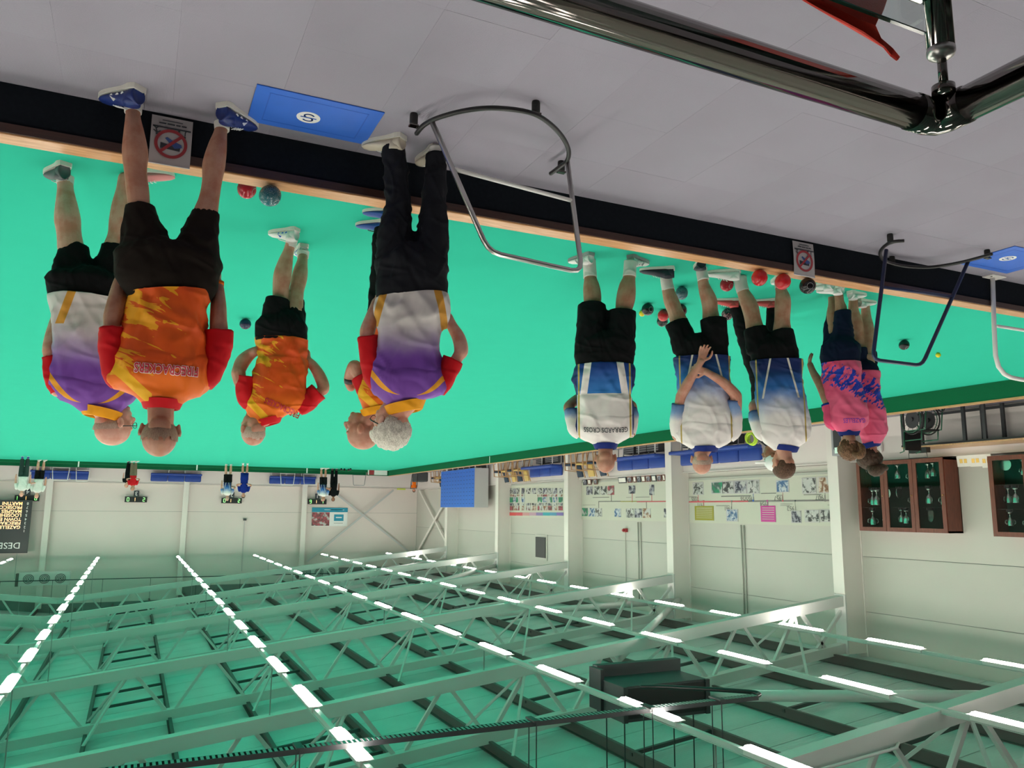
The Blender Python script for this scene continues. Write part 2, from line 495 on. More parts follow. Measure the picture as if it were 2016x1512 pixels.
# purlins with tie bars
PX = [-13.95]+[-12.25+1.6*k for k in range(18)]
PX = [p for p in PX if p < XR-.5]
pm = MB(); H = .2
pm.box2((-.035, 0, -H), (-.029, YF-YB, 0)); pm.box2((-.035, 0, -.006), (.035, YF-YB, 0)); pm.box2((-.035, 0, -H), (.035, YF-YB, -H+.006)); pm.box2((.03, 0, -H), (.035, YF-YB, -H+.03))
pme = pm.mesh('roof_purlin', M['purlin'])
tie_me = MB().box2((0, -.03, -.03), (1.6, .03, .03)).mesh('tie_bar', M['tie'])
ang = math.atan(SL)
for i, x in enumerate(PX):
    o = inst('roof_purlin', pme, None, (x, YB, zroof(x)-.012))
    side = 'dark steel roof purlin running the length of the hall, %s from the timeline wall' % ['first', 'second', 'third', 'fourth', 'fifth', 'sixth', 'seventh', 'eighth', 'ninth', 'tenth', 'eleventh', 'twelfth', 'thirteenth', 'fourteenth', 'fifteenth', 'sixteenth', 'seventeenth', 'eighteenth', 'nineteenth', 'twentieth'][i]
    tag(o, side, 'roof purlin', 'roof purlins')
    if i in (1, 3, 6, 8, 10) and x < XRIDGE-1.6:
        for cy_ in COLY[1:]:
            for fr in ((.15, .4, .65) if i in (6, 8) else (.3, .68)):
                inst('tie_bar', tie_me, o, (0, cy_+6.2*fr-YB, -.12), (0, -ang, 0))

# trusses
brace_cache = {}
def brace(par, a, b, wd=.07):
    a = Vector(a); b = Vector(b)
    MB().beam(a, b, wd, wd).build('diagonal_brace', M['truss'], par)
ORD = ['nearest', 'second', 'third', 'fourth', 'fifth', 'sixth', 'seventh', 'eighth']
for ti, y in enumerate(COLY):
    t = empty('roof_truss', (0, y, 0), 0, 'white steel lattice truss crossing the hall, %s from the camera side' % ORD[ti], 'roof truss', 'roof trusses')
    for nm, dz, hh in (('bottom_chord', 0, .22), ('top_chord', 1.0, .2)):
        MB().beam((XL+.3, 0, zb(XL+.3)+dz), (XRIDGE, 0, zb(XRIDGE)+dz), .2, hh).beam((XRIDGE, 0, zb(XRIDGE)+dz), (XR-.3, 0, zb(XR-.3)+dz), .2, hh).build(nm, M['truss'], t)
    k = 0; xb = -13.05
    while xb < XR-1.5:
        for s_ in (-.8, .8):
            xt = xb+s_
            if XL+.6 < xt < XR-.6:
                brace(t, (xb+s_*.12, 0, zb(xb)+.09), (xt-s_*.12, 0, zb(xt)+.92), .07 if k % 2 == 0 else .06)
        if 0 < ti < 8 and k % 2 == 0:
            for s_ in (-1, 1):
                MB().beam((xb+.1, 0, zb(xb)+.05), (xb+.8, s_*1.0, zroof(xb+.8)-.2), .045, .045).build('fly_brace', M['truss'], t)
        xb += 1.6; k += 1
    for s_ in (XL+.45,):
        brace(t, (s_, 0, zb(s_)+.1), (s_+.9, 0, zb(s_+.9)+.9), .07)

# columns
for ti, y in enumerate(COLY):
    c = empty('steel_column', (XL+.3, y, 0), 0, 'white steel column standing against the timeline wall, %s from the camera side' % ORD[ti], 'column', 'columns along the timeline wall')
    w_, d_, t_ = .30, .62, .03
    MB().box2((d_/2-t_, -w_/2, 0), (d_/2, w_/2, zb(XL+.6)-.16)).build('flange', M['column'], c)
    MB().box2((-d_/2, -w_/2, 0), (-d_/2+t_, w_/2, 5.2)).build('flange', M['column'], c)
    MB().box2((-d_/2+t_, -.13, 0), (d_/2-t_, .13, 5.1)).build('web', M['column'], c)
    MB().box2((d_/2-t_-.01, -w_/2, zb(XL+.6)-.14), (d_/2, w_/2, zb(XL+.6)+1.1)).build('end_plate', M['truss'], c)
for i, x in enumerate([-8.4, -2.4, 3.7, 9.8, 15.9]):
    c = MB().box2((-.13, -.16, 0), (.13, 0, zroof(x)-.2)).build('steel_column', M['column'], loc=(x, YF-.16, 0))
    tag(c, 'white wind column on the far end wall, %s' % ['right of the teal poster', 'between the second and third scoreboards', 'beside the hanging results screen', 'outside the frame', 'far corner outside the frame'][i] if i != 0 else 'white wind column on the far end wall next to the photo poster', 'column', 'columns on the far wall')
# bracing on walls
x0 = empty('cross_brace', (0, 0, 0), 0, 'grey flat steel X bracing on the far end wall near the corner', 'bracing')
for a, c in (((-10.1, YF-.2, 1.2), (-14.4, YF-.2, 4.4)), ((-13.4, YF-.22, .95), (-8.7, YF-.22, 4.85))):
    MB().beam(a, c, .02, .1).build('brace_bar', M['lightgrey'], x0)
x0 = empty('cross_brace', (0, 0, 0), 0, 'white steel X bracing on the timeline wall beside the blue cabinet', 'bracing')
for a, c in (((XL+.15, 43.9, .95), (XL+.15, 38.6, 4.2)), ((XL+.18, 38.6, .95), (XL+.18, 43.9, 4.4))):
    MB().beam(a, c, .03, .13).build('brace_bar', M['column'], x0)
# round roof braces
for (a, c, lab) in (((-7.5, 10.9, 4.9), (-11.6, 7.3, 4.55), 'thick round roof brace tube between the black casing and the nearest truss'),
                    ((-14.3, 19.2, 4.55), (-8.6, 13.5, 4.85), 'thick round roof brace tube crossing behind the black casing'),
                    ((-9.0, 20.9, 4.9), (-14.3, 19.4, 4.6), 'thick round roof brace tube meeting a column top'),
                    ((-14.3, 38.1, 4.5), (-2.5, 32.2, 5.3), 'long round roof brace tube high up near the far corner'),
                    ((-14.3, 32.1, 4.4), (-8.4, 26.0, 4.7), 'long round roof brace tube beyond the middle trusses')):
    o = MB().tube([a, c], .085, 14).build('roof_brace_tube', M['truss'], smooth=True); tag(o, lab, 'roof brace')

# ------------------------------------------------------------ lamps
LM = emis('lamp_diffuser', LAMP_COLOR, LAMP_STRENGTH)
hous = MB().box2((-.045, -.57, -.016), (.045, .57, .045)).box2((-.085, -.6, -.020), (.085, .6, -.014)).mesh('lamp_housing', M['whitepaint'])
dm = MB(); pr = [(-.06, -.02), (-.058, -.032), (-.036, -.048), (.036, -.048), (.058, -.032), (.06, -.02)]
vs = [(x, y, z) for y in (-.55, .55) for x, z in pr]; n_ = len(pr)
dm.add(vs, [tuple(range(n_)), tuple(range(2*n_-1, n_-1, -1))]+[(i, (i+1) % n_, n_+(i+1) % n_, n_+i) for i in range(n_)])
dme = dm.mesh('lamp_diffuser', LM)
ZL = 4.42
ROWX = [-12.66, -9.16, -5.75, -2.15, 1.32, 4.8, 8.3, 11.8, 15.3]
NUMW = ['first', 'second', 'third', 'fourth', 'fifth', 'sixth', 'seventh', 'eighth', 'ninth', 'tenth', 'eleventh', 'twelfth', 'thirteenth', 'fourteenth', 'fifteenth', 'sixteenth', 'seventeenth', 'eighteenth', 'nineteenth', 'twentieth', 'twenty-first']
for r_, x in enumerate(ROWX):
    rail = MB().box2((-.028, YB+.5, -.0), (.028, 43.4, .06))
    rail.box2((-.04, YB+.5, .055), (.04, 43.4, .065))
    ro = rail.build('lighting_rail', M['truss'], loc=(x, 0, ZL))
    tag(ro, 'straight white lamp rail along the hall, %s from the timeline wall' % NUMW[r_], 'lighting rail', 'lighting rails')
    for cy_ in COLY:
        if zb(x) > ZL+.2: MB().box2((-.008, cy_-.01, .06), (.008, cy_+.01, zb(x)-ZL-.1)).build('hanger', M['galv'], ro)
    for k in range(-3, 16):
        y = 8.36+2.265*k
        h = inst('ceiling_lamp', hous, None, (x, y, ZL))
        inst('diffuser', dme, h)
        tag(h, 'lit strip lamp, %s from the far wall, %s lamp row from the timeline wall' % (NUMW[15-k], NUMW[r_]), 'ceiling lamp', 'strip lamps on the lighting rails')
# ------------------------------------------------------------ handrail and glass by the camera
def V(a): return Vector([float(q) for q in a])
RZ = 1.265
hr = empty('handrail', (-1.44, 1.02, 0), 0, 'polished stainless steel handrail with a corner close to the camera', 'handrail')
k0 = Vector((-1.44, 1.02, 0))
def rl(p): return Vector(p)-k0
MB().tube([rl((3.0, 1.035, RZ)), rl((-1.40, 1.035, RZ))], .036, 24).build('top_rail', M['steel'], hr, smooth=True)
MB().tube([rl((-1.455, .98, RZ)), rl((-1.455, -2.0, RZ))], .036, 24).build('top_rail', M['steel'], hr, smooth=True)
MB().tube([rl((-1.385, 1.035, RZ)), rl((-1.43, 1.035, RZ)), rl((-1.447, 1.03, RZ)), rl((-1.455, 1.012, RZ)), rl((-1.455, .965, RZ))], .038, 24).build('elbow_joint', M['steel'], hr, smooth=True)
MB().disc(rl((-1.415, .985, RZ-.028)), .022, .02).tube([rl((-1.41, .98, RZ-.03)), rl((-1.41, .98, RZ-.11))], .009, 12).build('stalk', M['steel'], hr, smooth=True)
MB().tube([rl((-1.41, .98, RZ-.105)), rl((-1.41, .98, .0))], .026, 20).build('post', M['steel'], hr, smooth=True)
MB().lathe([(.010, .004), (.024, -.004), (.027, -.010), (.027, -.02)], rl((-1.41, .98, RZ-.095)), 20).build('post_cap', M['brushed'], hr, smooth=True)
MB().disc(rl((-1.41, .98, .006)), .06, .012).build('base_plate', M['steel'], hr)
for dx, dy in ((.05, 0), (0, -.05)):
    for z in (1.02, .35):
        MB().box(rl((-1.41+dx, .98+dy, z)), (.05, .05, .06)).build('glass_clamp', M['steel'], hr, bevel=.006)
for nm, a, b_ in (('front', (-1.365, .976, .12), (2.9, .984, RZ-.135)), ('side', (-1.414, -1.9, .12), (-1.406, .935, RZ-.2))):
    g = empty('glass_panel', a, 0, 'clear glass pane under the handrail, %s' % ('the one facing the green' if nm == 'front' else 'side pane beyond the corner post'), 'glass panel')
    a = Vector(a); b_ = Vector(b_)
    MB().box2((0, 0, 0), b_-a-Vector((0, 0, .003))).build('pane', M['glass'], g)
    d = b_-a
    MB().box2((0, 0, d.z-.003), d).build('top_edge', M['glassedge'] if nm == 'front' else M['whitepaint'], g)
# red cloth hanging over the glass
poly = [(1500, -60), (1585, 0), (1616, 18), (1700, 62), (1742, 92), (1755, 108), (1768, 118), (1772, 112), (1758, 95), (1735, 75), (1724, 50), (1737, 20), (1745, -5), (1750, -60)]
vs = [V(atY(x, y, 1.0+.012*math.sin(i*1.7))) for i, (x, y) in enumerate(poly)]
mb = MB(); n_ = len(vs)
mb.add(vs+[v+Vector((0, .004, 0)) for v in vs], [tuple(range(n_)), tuple(range(2*n_-1, n_-1, -1))]+[(i, (i+1) % n_, n_+(i+1) % n_, n_+i) for i in range(n_)])
o = mb.build('red_cloth', plain('red_fabric', (.78, .05, .03), .8, bump=.3)); tag(o, 'red cloth hanging against the glass beside the steel corner post', 'cloth')

# ------------------------------------------------------------ step frames on the walkway
def smoothpts(pts, n=6):
    out = []; P = [Vector(p) for p in pts]; m = len(P)
    for i in range(m-1):
        p0 = P[max(0, i-1)]; p1 = P[i]; p2 = P[i+1]; p3 = P[min(m-1, i+2)]
        for k in range(n):
            t = k/n
            out.append(.5*((2*p1)+(p2-p0)*t+(2*p0-5*p1+4*p2-p3)*t*t+(3*p1-p0-3*p2+p3)*t**3))
    out.append(P[-1]); return out
def hoop(name, label, arc, g1, g2, top1, top2, bar, feet, mpost, mbar, Z=.08, rad=.0145, lean=0.):
    A = V(atz(*g1, Z)); B = V(atz(*g2, Z)); o = (A+B)/2; o.z = 0
    r = empty(name, o, 0, label, 'grab frame')
    Yp = (A.y+B.y)/2+lean
    T1 = V(atY(*top1, Yp)); T2 = V(atY(*top2, Yp))
    t = (T2-T1).normalized(); u1 = (A-T1).normalized(); u2 = (B-T2).normalized(); c = .07
    pts = [A-o, T1+u1*c-o, T1+u1*c*.45+t*c*.12-o, T1+u1*c*.12+t*c*.45-o, T1+t*c-o, T2-t*c-o, T2+u2*c*.12-t*c*.45-o, T2+u2*c*.45-t*c*.12-o, T2+u2*c-o, B-o]
    MB().tube(pts, rad, 12).build('hoop_tube', mpost, r, smooth=True)
    if bar:
        f = bar; p = A.lerp(T1, f); q = B.lerp(T2, f)
        MB().tube([p-o, q-o], rad*.8, 10).build('cross_bar', mbar, r, smooth=True)
    if arc:
        ap = smoothpts([V(atz(x, y, Z))-o for x, y in arc])
        MB().tube(ap, .013, 10).build('base_hoop', M['black'], r, smooth=True)
    for x, y in feet:
        p = V(atz(x, y, 0))-o
        MB().lathe([(.020, 0), (.022, .01), (.022, .055), (.018, .062)], p, 14).build('rubber_foot', M['rubber'], r, smooth=True)
        MB().box(p+Vector((0, 0, .068)), (.05, .035, .010)).build('bracket', M['steel'], r, bevel=.002)
    return r
hoop('grab_frame', 'silver tubular grab frame with curved black base, in the middle of the walkway', [(820, 263), (835, 246), (865, 231), (920, 217), (980, 213), (1050, 224), (1095, 255), (1118, 290), (1117, 315), (1100, 330), (1084, 342)],
     (850, 238), (1117, 318), (962, 496), (1146, 537), .36, [(815, 224), (1055, 200), (1105, 318)], M['brushed'], M['whitepaint'])
hoop('grab_frame', 'dark navy tubular grab frame with curved black base, near the pink players', [(1780, 474), (1755, 477), (1738, 488), (1733, 502), (1745, 515), (1780, 524), (1830, 526), (1885, 518), (1925, 508), (1953, 500)],
     (1745, 492), (1906, 515), (1718, 708), (1815, 720), .35, [(1752, 461), (1756, 505), (1943, 492)], M['navypaint'], M['navypaint'])
A = V(atz(1954, 545, 0)); Yp = A.y
r = empty('grab_frame', A, 0, 'white tubular grab rail on a square base plate at the edge of the walkway', 'grab frame')
pts = [Vector((0, 0, .01))]+[V(atY(x, y, Yp))-A for x, y in ((1957, 640), (1960, 700), (1966, 722), (1977, 736), (1990, 743), (2010, 747))]
e = pts[-1]; pts += [e+Vector((-.5, 0, .005)), e+Vector((-.56, 0, -.04)), e+Vector((-.60, 0, -.12)), Vector((e.x-.62, 0, .01))]
MB().tube(pts, .019, 12).build('hoop_tube', M['whitepaint'], r, smooth=True)
cz = float(atY(1958, 641, Yp)[2]); MB().tube([(-.01, 0, cz), (e.x-.61, 0, cz)], .014, 10).build('cross_bar', M['whitepaint'], r, smooth=True)
for x in (0, e.x-.62):
    MB().box((x, 0, .006), (.19, .13, .012)).build('base_plate', M['whitepaint'], r, bevel=.003)
    MB().disc((x-.06, .03, .014), .008, .006).disc((x+.06, -.03, .014), .008, .006).build('bolts', M['steel'], r)

# ------------------------------------------------------------ mats with a printed emblem
def mat_(label, x0, x1, y0, y1, ex, ey, sk=0.):
    o = Vector(((x0+x1)/2, (y0+y1)/2, 0)); r = empty('bowls_mat', o, sk, label, 'mat')
    w_, h_ = abs(x1-x0), abs(y1-y0)
    MB().box((0, 0, .004), (w_, h_, .006)).build('rubber_sheet', M['bluemat'], r, bevel=.001)
    c = Vector((ex, ey, 0))
    mb = MB()
    for a, b_ in (((-w_/2+.07, -h_/2+.05), (w_/2-.07, -h_/2+.056)), ((-w_/2+.07, h_/2-.056), (w_/2-.07, h_/2-.05)), ((-w_/2+.07, -h_/2+.05), (-w_/2+.076, h_/2-.05)), ((w_/2-.076, -h_/2+.05), (w_/2-.07, h_/2-.05))):
        mb.box2((*a, .0068), (*b_, .0078))
    mb.build('embossed_border', M['bluemat2'], r)
    disc = MB().disc(c+Vector((0, 0, .0078)), .062, .0012, n=40).build('emblem_disc', M['white'], r)
    # letter S with a bar through it
    sp = []
    for i in range(25):
        a = math.radians(20+i*10); sp.append((.0+.024*math.cos(a), .019+.019*math.sin(a)))
    sp2 = [(-x, -y) for x, y in sp][::-1]
    sp = sp+sp2
    mb = MB(); L_ = [Vector((x, y, .009)) for x, y in sp]
    for i in range(len(L_)-1):
        a, b_ = L_[i], L_[i+1]
        if (b_-a).length < 1e-5: continue
        t = (b_-a).normalized(); mb.beam(c+a-t*.002, c+b_+t*.002, .009, .0012)
    mb.box2(c+Vector((-.042, -.004, .0085)), c+Vector((.042, .004, .0098)))
    mb.build('emblem_letter', M['blueprint'], disc)
    return r
mat_('blue rubber bowls mat with white round emblem on the walkway between two players', -1.05, -.40, 3.86, 4.27, .03, .02)
mat_('blue rubber bowls mat with white round emblem by the white grab rail', -6.72, -6.08, 3.75, 4.24, .08, -.03)

# ------------------------------------------------------------ paper signs
def sign(label, xr, xl, zt, zbm):
    w_ = xr-xl; o = Vector((xl, YN-.016, zbm)); r = empty('paper_sign', o, 0, label, 'sign')
    h_ = zt-zbm
    mb = MB(); N_ = 6
    vs = [(x, -.010*math.sin(math.pi*z/h_)*.6, z) for z in [h_*i/N_ for i in range(N_+1)] for x in (0, w_)]
    fs = [(2*i, 2*i+1, 2*i+3, 2*i+2) for i in range(N_)]
    n_ = len(vs); mb.add(vs+[(x, y+.0015, z) for x, y, z in vs], fs+[tuple(q+n_ for q in f[::-1]) for f in fs])
    mb.build('sheet', M['paper'], r)
    MB().box2((0, -.004, h_-.004), (w_, .0, h_)).build('laminate_edge', M['white'], r)
    y = -.0095
    c = Vector((w_*.5, y, h_*.56)); ring = MB(); R = w_*.40
    rr_ = [(R*.80, -.001), (R, -.001), (R, .0), (R*.80, .0)]; vs_ = [c+Vector((q*math.cos(2*math.pi*i/40), yy, q*math.sin(2*math.pi*i/40))) for i in range(40) for q, yy in rr_]
    ring.add(vs_, [(4*i+j, 4*i+(j+1) % 4, 4*((i+1) % 40)+(j+1) % 4, 4*((i+1) % 40)+j) for i in range(40) for j in range(4)])
    a_ = Vector((-R*.72, 0, -R*.72)); 
    ring.beam(c+Vector((R*.66, 0, R*.66)), c+Vector((-R*.66, 0, -R*.66)), .003, .015, up=(1, 0, -1))
    bag = MB()
    pts = [(-.05, .028), (.045, .034), (.05, .0), (.02, -.014), (-.012, .004), (-.05, -.002)]
    pts = [(-p[0], p[1]) for p in pts]
    v = [c+Vector((x, .0012, z)) for x, z in pts]; bag.add(v, [tuple(range(len(v)))])
    bag.build('bag_picture', M['darkprint'], r)
    v = [c+Vector((x, .0008, z)) for x, z in ((-.055, .012), (-.02, .022), (.03, -.028), (.02, -.036), (-.01, -.02), (-.052, -.004))]
    MB().add(v, [tuple(range(len(v)))]).build('cap_picture', M['blueobj'], r)
    ring.build('prohibition_ring', M['redprint'], r)
    z = h_*.235
    mb = MB().box2((.008, y-.0006, z-.004), (w_-.008, y+.0006, z+.004))
    for (bx, bz, lx, lz) in ((.175, .012, .165, 0), (.175, .012, .192, -.0), (.172, .03, .178, .012), (.172, .034, .155, .024), (.172, .034, .19, .022), (.035, .012, .03, 0), (.035, .03, .035, .01)):
        mb.beam((bx, y, z+bz*1.), (lx, y, z+lz), .0012, .005, up=(1, 0, 0))
    mb.ell((.172, y, z+.042), (.006, .001, .006)).ell((.035, y, z+.038), (.005, .001, .005)).ell((.065, y, z+.008), (.005, .001, .005))
    mb.build('bowlers_drawing', M['darkprint'], r)
    mb = MB()
    for i, (a, b_) in enumerate(((.03, .055), (.06, .082), (.088, .125), (.13, .165))):
        mb.box2((a, y+.002, z-.026), (b_, y+.003, z-.019))
    mb.box2((.05, y+.003, z-.042), (.15, y+.004, z-.038)); mb.build('small_print', M['darkprint'], r)
sign('paper notice with a red no-bags ring between the nearest orange player\'s feet', .063, -.139, .292, .022)
sign('paper notice with a red no-bags ring beside the black bowl near the pink players', -4.405, -4.615, .292, .022)

# ------------------------------------------------------------ bowls
BR = .0625
def bowl_mat(name, c, rough=.22, kind='plain', c2=(.8, .8, .8)):
    m = Mt(name, rough); x, y, z = m.xyz()
    if kind == 'plain': m.color(m.mix(m.noise(30).ss(.4, .7)*.35, c, tuple(v*.6 for v in c)))
    elif kind == 'speck':
        f = m.noise(260, 2).ss(.5, .65); g = z.ss(-.03, .05)
        m.color(m.mix(f*.35, m.mix(g, c, c2), (.45, .6, .6)))
    elif kind == 'marble':
        f = m.noise(22, 4, None, .6, 2.).ss(.45, .55); m.color(m.mix(f, c, c2))
    return m.m
BMAT = {'red': bowl_mat('red_bowl', (.50, .012, .018)), 'black': bowl_mat('black_bowl', (.006, .006, .007)), 'teal': bowl_mat('teal_speckled_bowl', (.012, .08, .10), .25, 'speck', (.02, .16, .19)),
        'navy': bowl_mat('navy_bowl', (.010, .012, .05)), 'maroon': bowl_mat('maroon_bowl', (.09, .008, .012)), 'marble': bowl_mat('marbled_bowl', (.012, .014, .02), .2, 'marble', (.30, .12, .14)),
        'blue': bowl_mat('blue_grey_bowl', (.02, .06, .09), .22, 'speck', (.03, .1, .13)), 'marred': bowl_mat('crimson_bowl', (.42, .015, .03), .2, 'plain')}
prof = []
def bowl(px, py, z0, mt, label, yaw=0., tilt=.3, ringc=None, y=None):
    p = V(atz(px, py, z0+BR)) if y is None else V(atY(px, py, y))
    if y is not None: p.z = z0+BR
    r = MB(); n = 28; R = BR
    r.ell((0, 0, 0), (R*.93, R, R), nu=36, nv=24)
    o = r.build('lawn_bowl', BMAT[mt], smooth=True, loc=p)
    a = R*.93
    for s_ in (-1, 1):
        rr = .024; xx = s_*a*math.sqrt(max(0, 1-(rr/R)**2)); rg = MB()
        rg.tube([(xx, rr*math.cos(t), rr*math.sin(t)) for t in [2*math.pi*i/28 for i in range(28)]], .0012, 5, closed=True)
        rg.build('engraved_ring', ringc or M['grey'], o, smooth=True)
    o.rotation_euler = (0, tilt, yaw)
    tag(o, label, 'bowl'); return o
bowl(532, 381, TH, 'teal', 'dark teal speckled bowl on the wooden wall top beside a red bowl', .4, .9, y=YN+.06)
bowl(486, 372, 0, 'marred', 'red bowl partly hidden behind the wooden wall top beside the teal bowl', .5, .4)
bowl(1495, 543, TH, 'red', 'shiny red bowl on the wooden wall top, nearer the white shoe', 1.2, .3, BMAT['red'], y=YN+.06)
bowl(1541, 551, TH, 'red', 'shiny red bowl on the wooden wall top, next to the black bowl', .9, .5, BMAT['red'], y=YN+.06)
bowl(1590, 562, TH, 'black', 'shiny black bowl on the wooden wall top beside the paper notice', 2.0, .3, y=YN+.06)
bowl(483, 638, 0, 'navy', 'navy bowl alone on the green between the two orange players', 1.3, 1.1)
bowl(1275, 609, 0, 'black', 'black bowl touching the yellow jack', 1.5, .2)
bowl(1342, 577, 0, 'blue', 'blue grey bowl with pale rings behind the ankle of the player with hands clasped', .55, .1)
bowl(1431, 560, 0, 'marred', 'red and white bowl beside the white trainer', 1.4, .5)
bowl(1306, 621, 0, 'red', 'red bowl half hidden behind the bare shin of the player with hands clasped', .8, .3)
bowl(1304, 632, 0, 'black', 'dark bowl behind the half hidden red bowl', .8, .3)
bowl(1341, 611, 0, 'maroon', 'maroon bowl between the legs of the player with hands clasped', .8, .3)
bowl(1432, 619, 0, 'marble', 'black and pink marbled bowl below the red shoes', .9, .4)
bowl(1461, 669, 0, 'black', 'dark bowl half hidden behind the black trouser leg', .9, .4)
bowl(1780, 679, 0, 'black', 'black bowl framed by the navy grab frame', 1.4, .9)
bowl(417, 920, 0, 'black', 'small dark bowl by the far ditch')
jm = plain('yellow_jack', (.75, .55, .01), .35)
for px, py, lab in ((1264, 617, 'yellow jack touching a black bowl'), (1847, 699, 'yellow jack alone on the green right of the navy grab frame')):
    p = V(atz(px, py, .032)); p.z = .032
    o = MB().ell((0, 0, 0), (.032, .032, .032), nu=24, nv=16).build('jack', jm, smooth=True, loc=p); tag(o, lab, 'jack')
for i, (px, py) in enumerate(((686, 925), (678, 924.5), (690, 924), (672, 924))):
    bowl(px, py, 0, 'black', 'dark bowl in the far ditch, %s of four beside the player in black' % ['rightmost but one', 'second', 'last', 'first'][i])

# ------------------------------------------------------------ far end
SEG = {0: 'abcdef', 1: 'bc', 2: 'abged', 3: 'abgcd', 6: 'afgedc', 9: 'abcdfg'}
def seven(mb, d, c, h, t=.022, y=0):
    w_ = h*.5; x, z = c
    P = {'a': ((x-w_/2, z+h/2), (x+w_/2, z+h/2)), 'g': ((x-w_/2, z), (x+w_/2, z)), 'd': ((x-w_/2, z-h/2), (x+w_/2, z-h/2)), 'f': ((x-w_/2, z+h/2), (x-w_/2, z)), 'b': ((x+w_/2, z+h/2), (x+w_/2, z)), 'e': ((x-w_/2, z), (x-w_/2, z-h/2)), 'c': ((x+w_/2, z), (x+w_/2, z-h/2))}
    for s_ in SEG[d]:
        a, b_ = P[s_]; mb.beam((a[0], y, a[1]), (b_[0], y, b_[1]), .004, t, up=(.3, 0, 1) if s_ in 'agd' else (1, 0, 0))
GLED = emis('green_led', (.15, 1., .08), 1.3); OLED = emis('orange_led', (1., .42, .03), 1.5)
for i, (xc, digs, num, lab) in enumerate(((-.1, (2, 1, 0), '3', 'above the players in red'), (-4.65, (2, 1, 0), '2', 'behind the white and blue player'), (-9.1, (1, 1, 6), '1', 'left of the teal poster'), (4.6, (0, 1, 1), '4', 'beside the hanging results screen'))):
    r = empty('scoreboard', (xc, YF-.17, 1.66), 0, 'black electronic scoreboard with green and orange digits %s' % lab, 'scoreboard')
    MB().box((0, -.03, 0), (1.02, .06, .28)).build('casing', M['black'], r)
    mb = MB(); seven(mb, digs[0], (-.36, 0), .17, y=-.063); seven(mb, digs[2], (.36, 0), .17, y=-.063); mb.build('green_digits', GLED, r)
    mb = MB(); seven(mb, digs[1], (0, 0), .17, y=-.063); mb.build('orange_digits', OLED, r)
    p = empty('rink_number', (xc, YF-.17, 1.36), 0, 'small black rink number plate reading %s, %s' % (num, lab), 'number plate')
    MB().box((0, -.01, 0), (.24, .02, .28)).build('plate', M['darkprint'], p)
    text_obj('numeral', num, .28, (0, -.021, -.0), (1, 0, 0), (0, 0, 1), M['white'], p)
r = empty('results_screen', (4.32, 44.0, 1.76), 0, 'large hanging black results screen with orange team names', 'screen')
MB().box2((0, 0, 0), (3.4, .12, 2.44)).build('screen_panel', M['dark'], r)
def zat(y): return float(atY(30, y, 44.0)[2])-1.76
text_obj('title_lettering', 'DESBOROUGH', .40, (.3, -.004, zat(1073.5)), (1, 0, 0), (0, 0, 1), M['white'], r, align='LEFT')
for k, (nm, y) in enumerate((('', 1045), ('GAZELLES', 1037.6), ('FIRECRACKERS', 1029.6), ('TOWN E', 1022), ('LOOSEHEADS', 1014), ('MAGPIES', 1006.5), ('PROSECCO', 998.6), ('MARTINI', 991))):
    text_obj('row_number', str(k+1), .17, (.13+.02*(7-k)*.3, -.004, zat(y)), (1, 0, 0), (0, 0, 1), M['white'], r, align='LEFT')
    if nm: text_obj('team_name', nm, .21, (.38, -.004, zat(y)), (1, 0, 0), (0, 0, 1), OLED, r, align='LEFT', offset=.002)
for x in (.4, 3.0): MB().box2((x, .05, 2.44), (x+.02, .07, 3.6)).build('hanging_rod', M['galv'], r)

def bench(name, label, o, rz, L_, nc=3, arms=False):
    r = empty(name, o, rz, label, 'bench', 'blue benches')
    MB().box((0, .06, .39), (L_, .48, .10)).build('seat', M['blueseat'], r, bevel=.03, smooth=True)
    w_ = L_/nc
    for i in range(nc):
        MB().box((-L_/2+w_*(i+.5), .28, .57), (w_-.02, .12, .34)).build('back_cushion', M['blueseat'], r, bevel=.05, smooth=True)
    for i in range(nc+1):
        x = -L_/2+.05+(L_-.1)*i/nc
        MB().box2((x-.015, -.12, 0), (x+.015, -.09, .34)).box2((x-.015, .25, 0), (x+.015, .28, .4)).box2((x-.015, -.12, .31), (x+.015, .28, .34)).build('leg', M['lightgrey'], r)
    return r
for i, (a, c, lab) in enumerate(((-3.08, -.68, 'royal blue padded bench under the far wall between red and white-blue players'), (-8.93, -6.47, 'royal blue padded bench under the far wall left of the player in black'), (2.07, 4.53, 'royal blue padded bench behind two players in white shirts'))):
    bench('padded_bench', lab, ((a+c)/2, YF-.62, 0), 0, c-a)
def smallframe(o, label, w_, h_, mt, bar=.5):
    r = empty('grab_frame', o, 0, label, 'grab frame')
    MB().tube([(-w_/2, 0, 0), (-w_*.4, 0, h_-.04), (-w_*.36, 0, h_), (w_*.36, 0, h_), (w_*.4, 0, h_-.04), (w_/2, 0, 0)], .018, 8).build('hoop_tube', mt, r, smooth=True)
    if bar: MB().tube([(-w_*.46, 0, h_*bar), (w_*.46, 0, h_*bar)], .013, 8).build('cross_bar', mt, r, smooth=True)
smallframe((-10.9, 42.6, 0), 'small dark grab frame alone near the far corner', .75, .78, M['grey'], .3)
smallframe((-7.15, 42.7, 0), 'small white grab frame in front of the far bench near the player in black', .78, .84, M['whitepaint'], .3)
smallframe((-8.35, 42.9, 0), 'small grey grab frame in front of the far bench by the teal poster', .75, .78, M['lightgrey'], .3)
smallframe((3.17, 42.7, 0), 'small white grab frame beside the two players in white shirts', .75, .84, M['whitepaint'], .3)
smallframe((2.27, 42.9, 0), 'small white square grab rail in front of the far blue bench', .62, .86, M['whitepaint'], .4)
r = empty('wall_poster', (-10.85, YF-.03, 1.98), 0, 'wide wall poster with a team photo and teal heading by the far bracing', 'poster')
MB().box2((0, -.01, 0), (1.98, 0, 1.0)).build('sheet', M['white'], r)
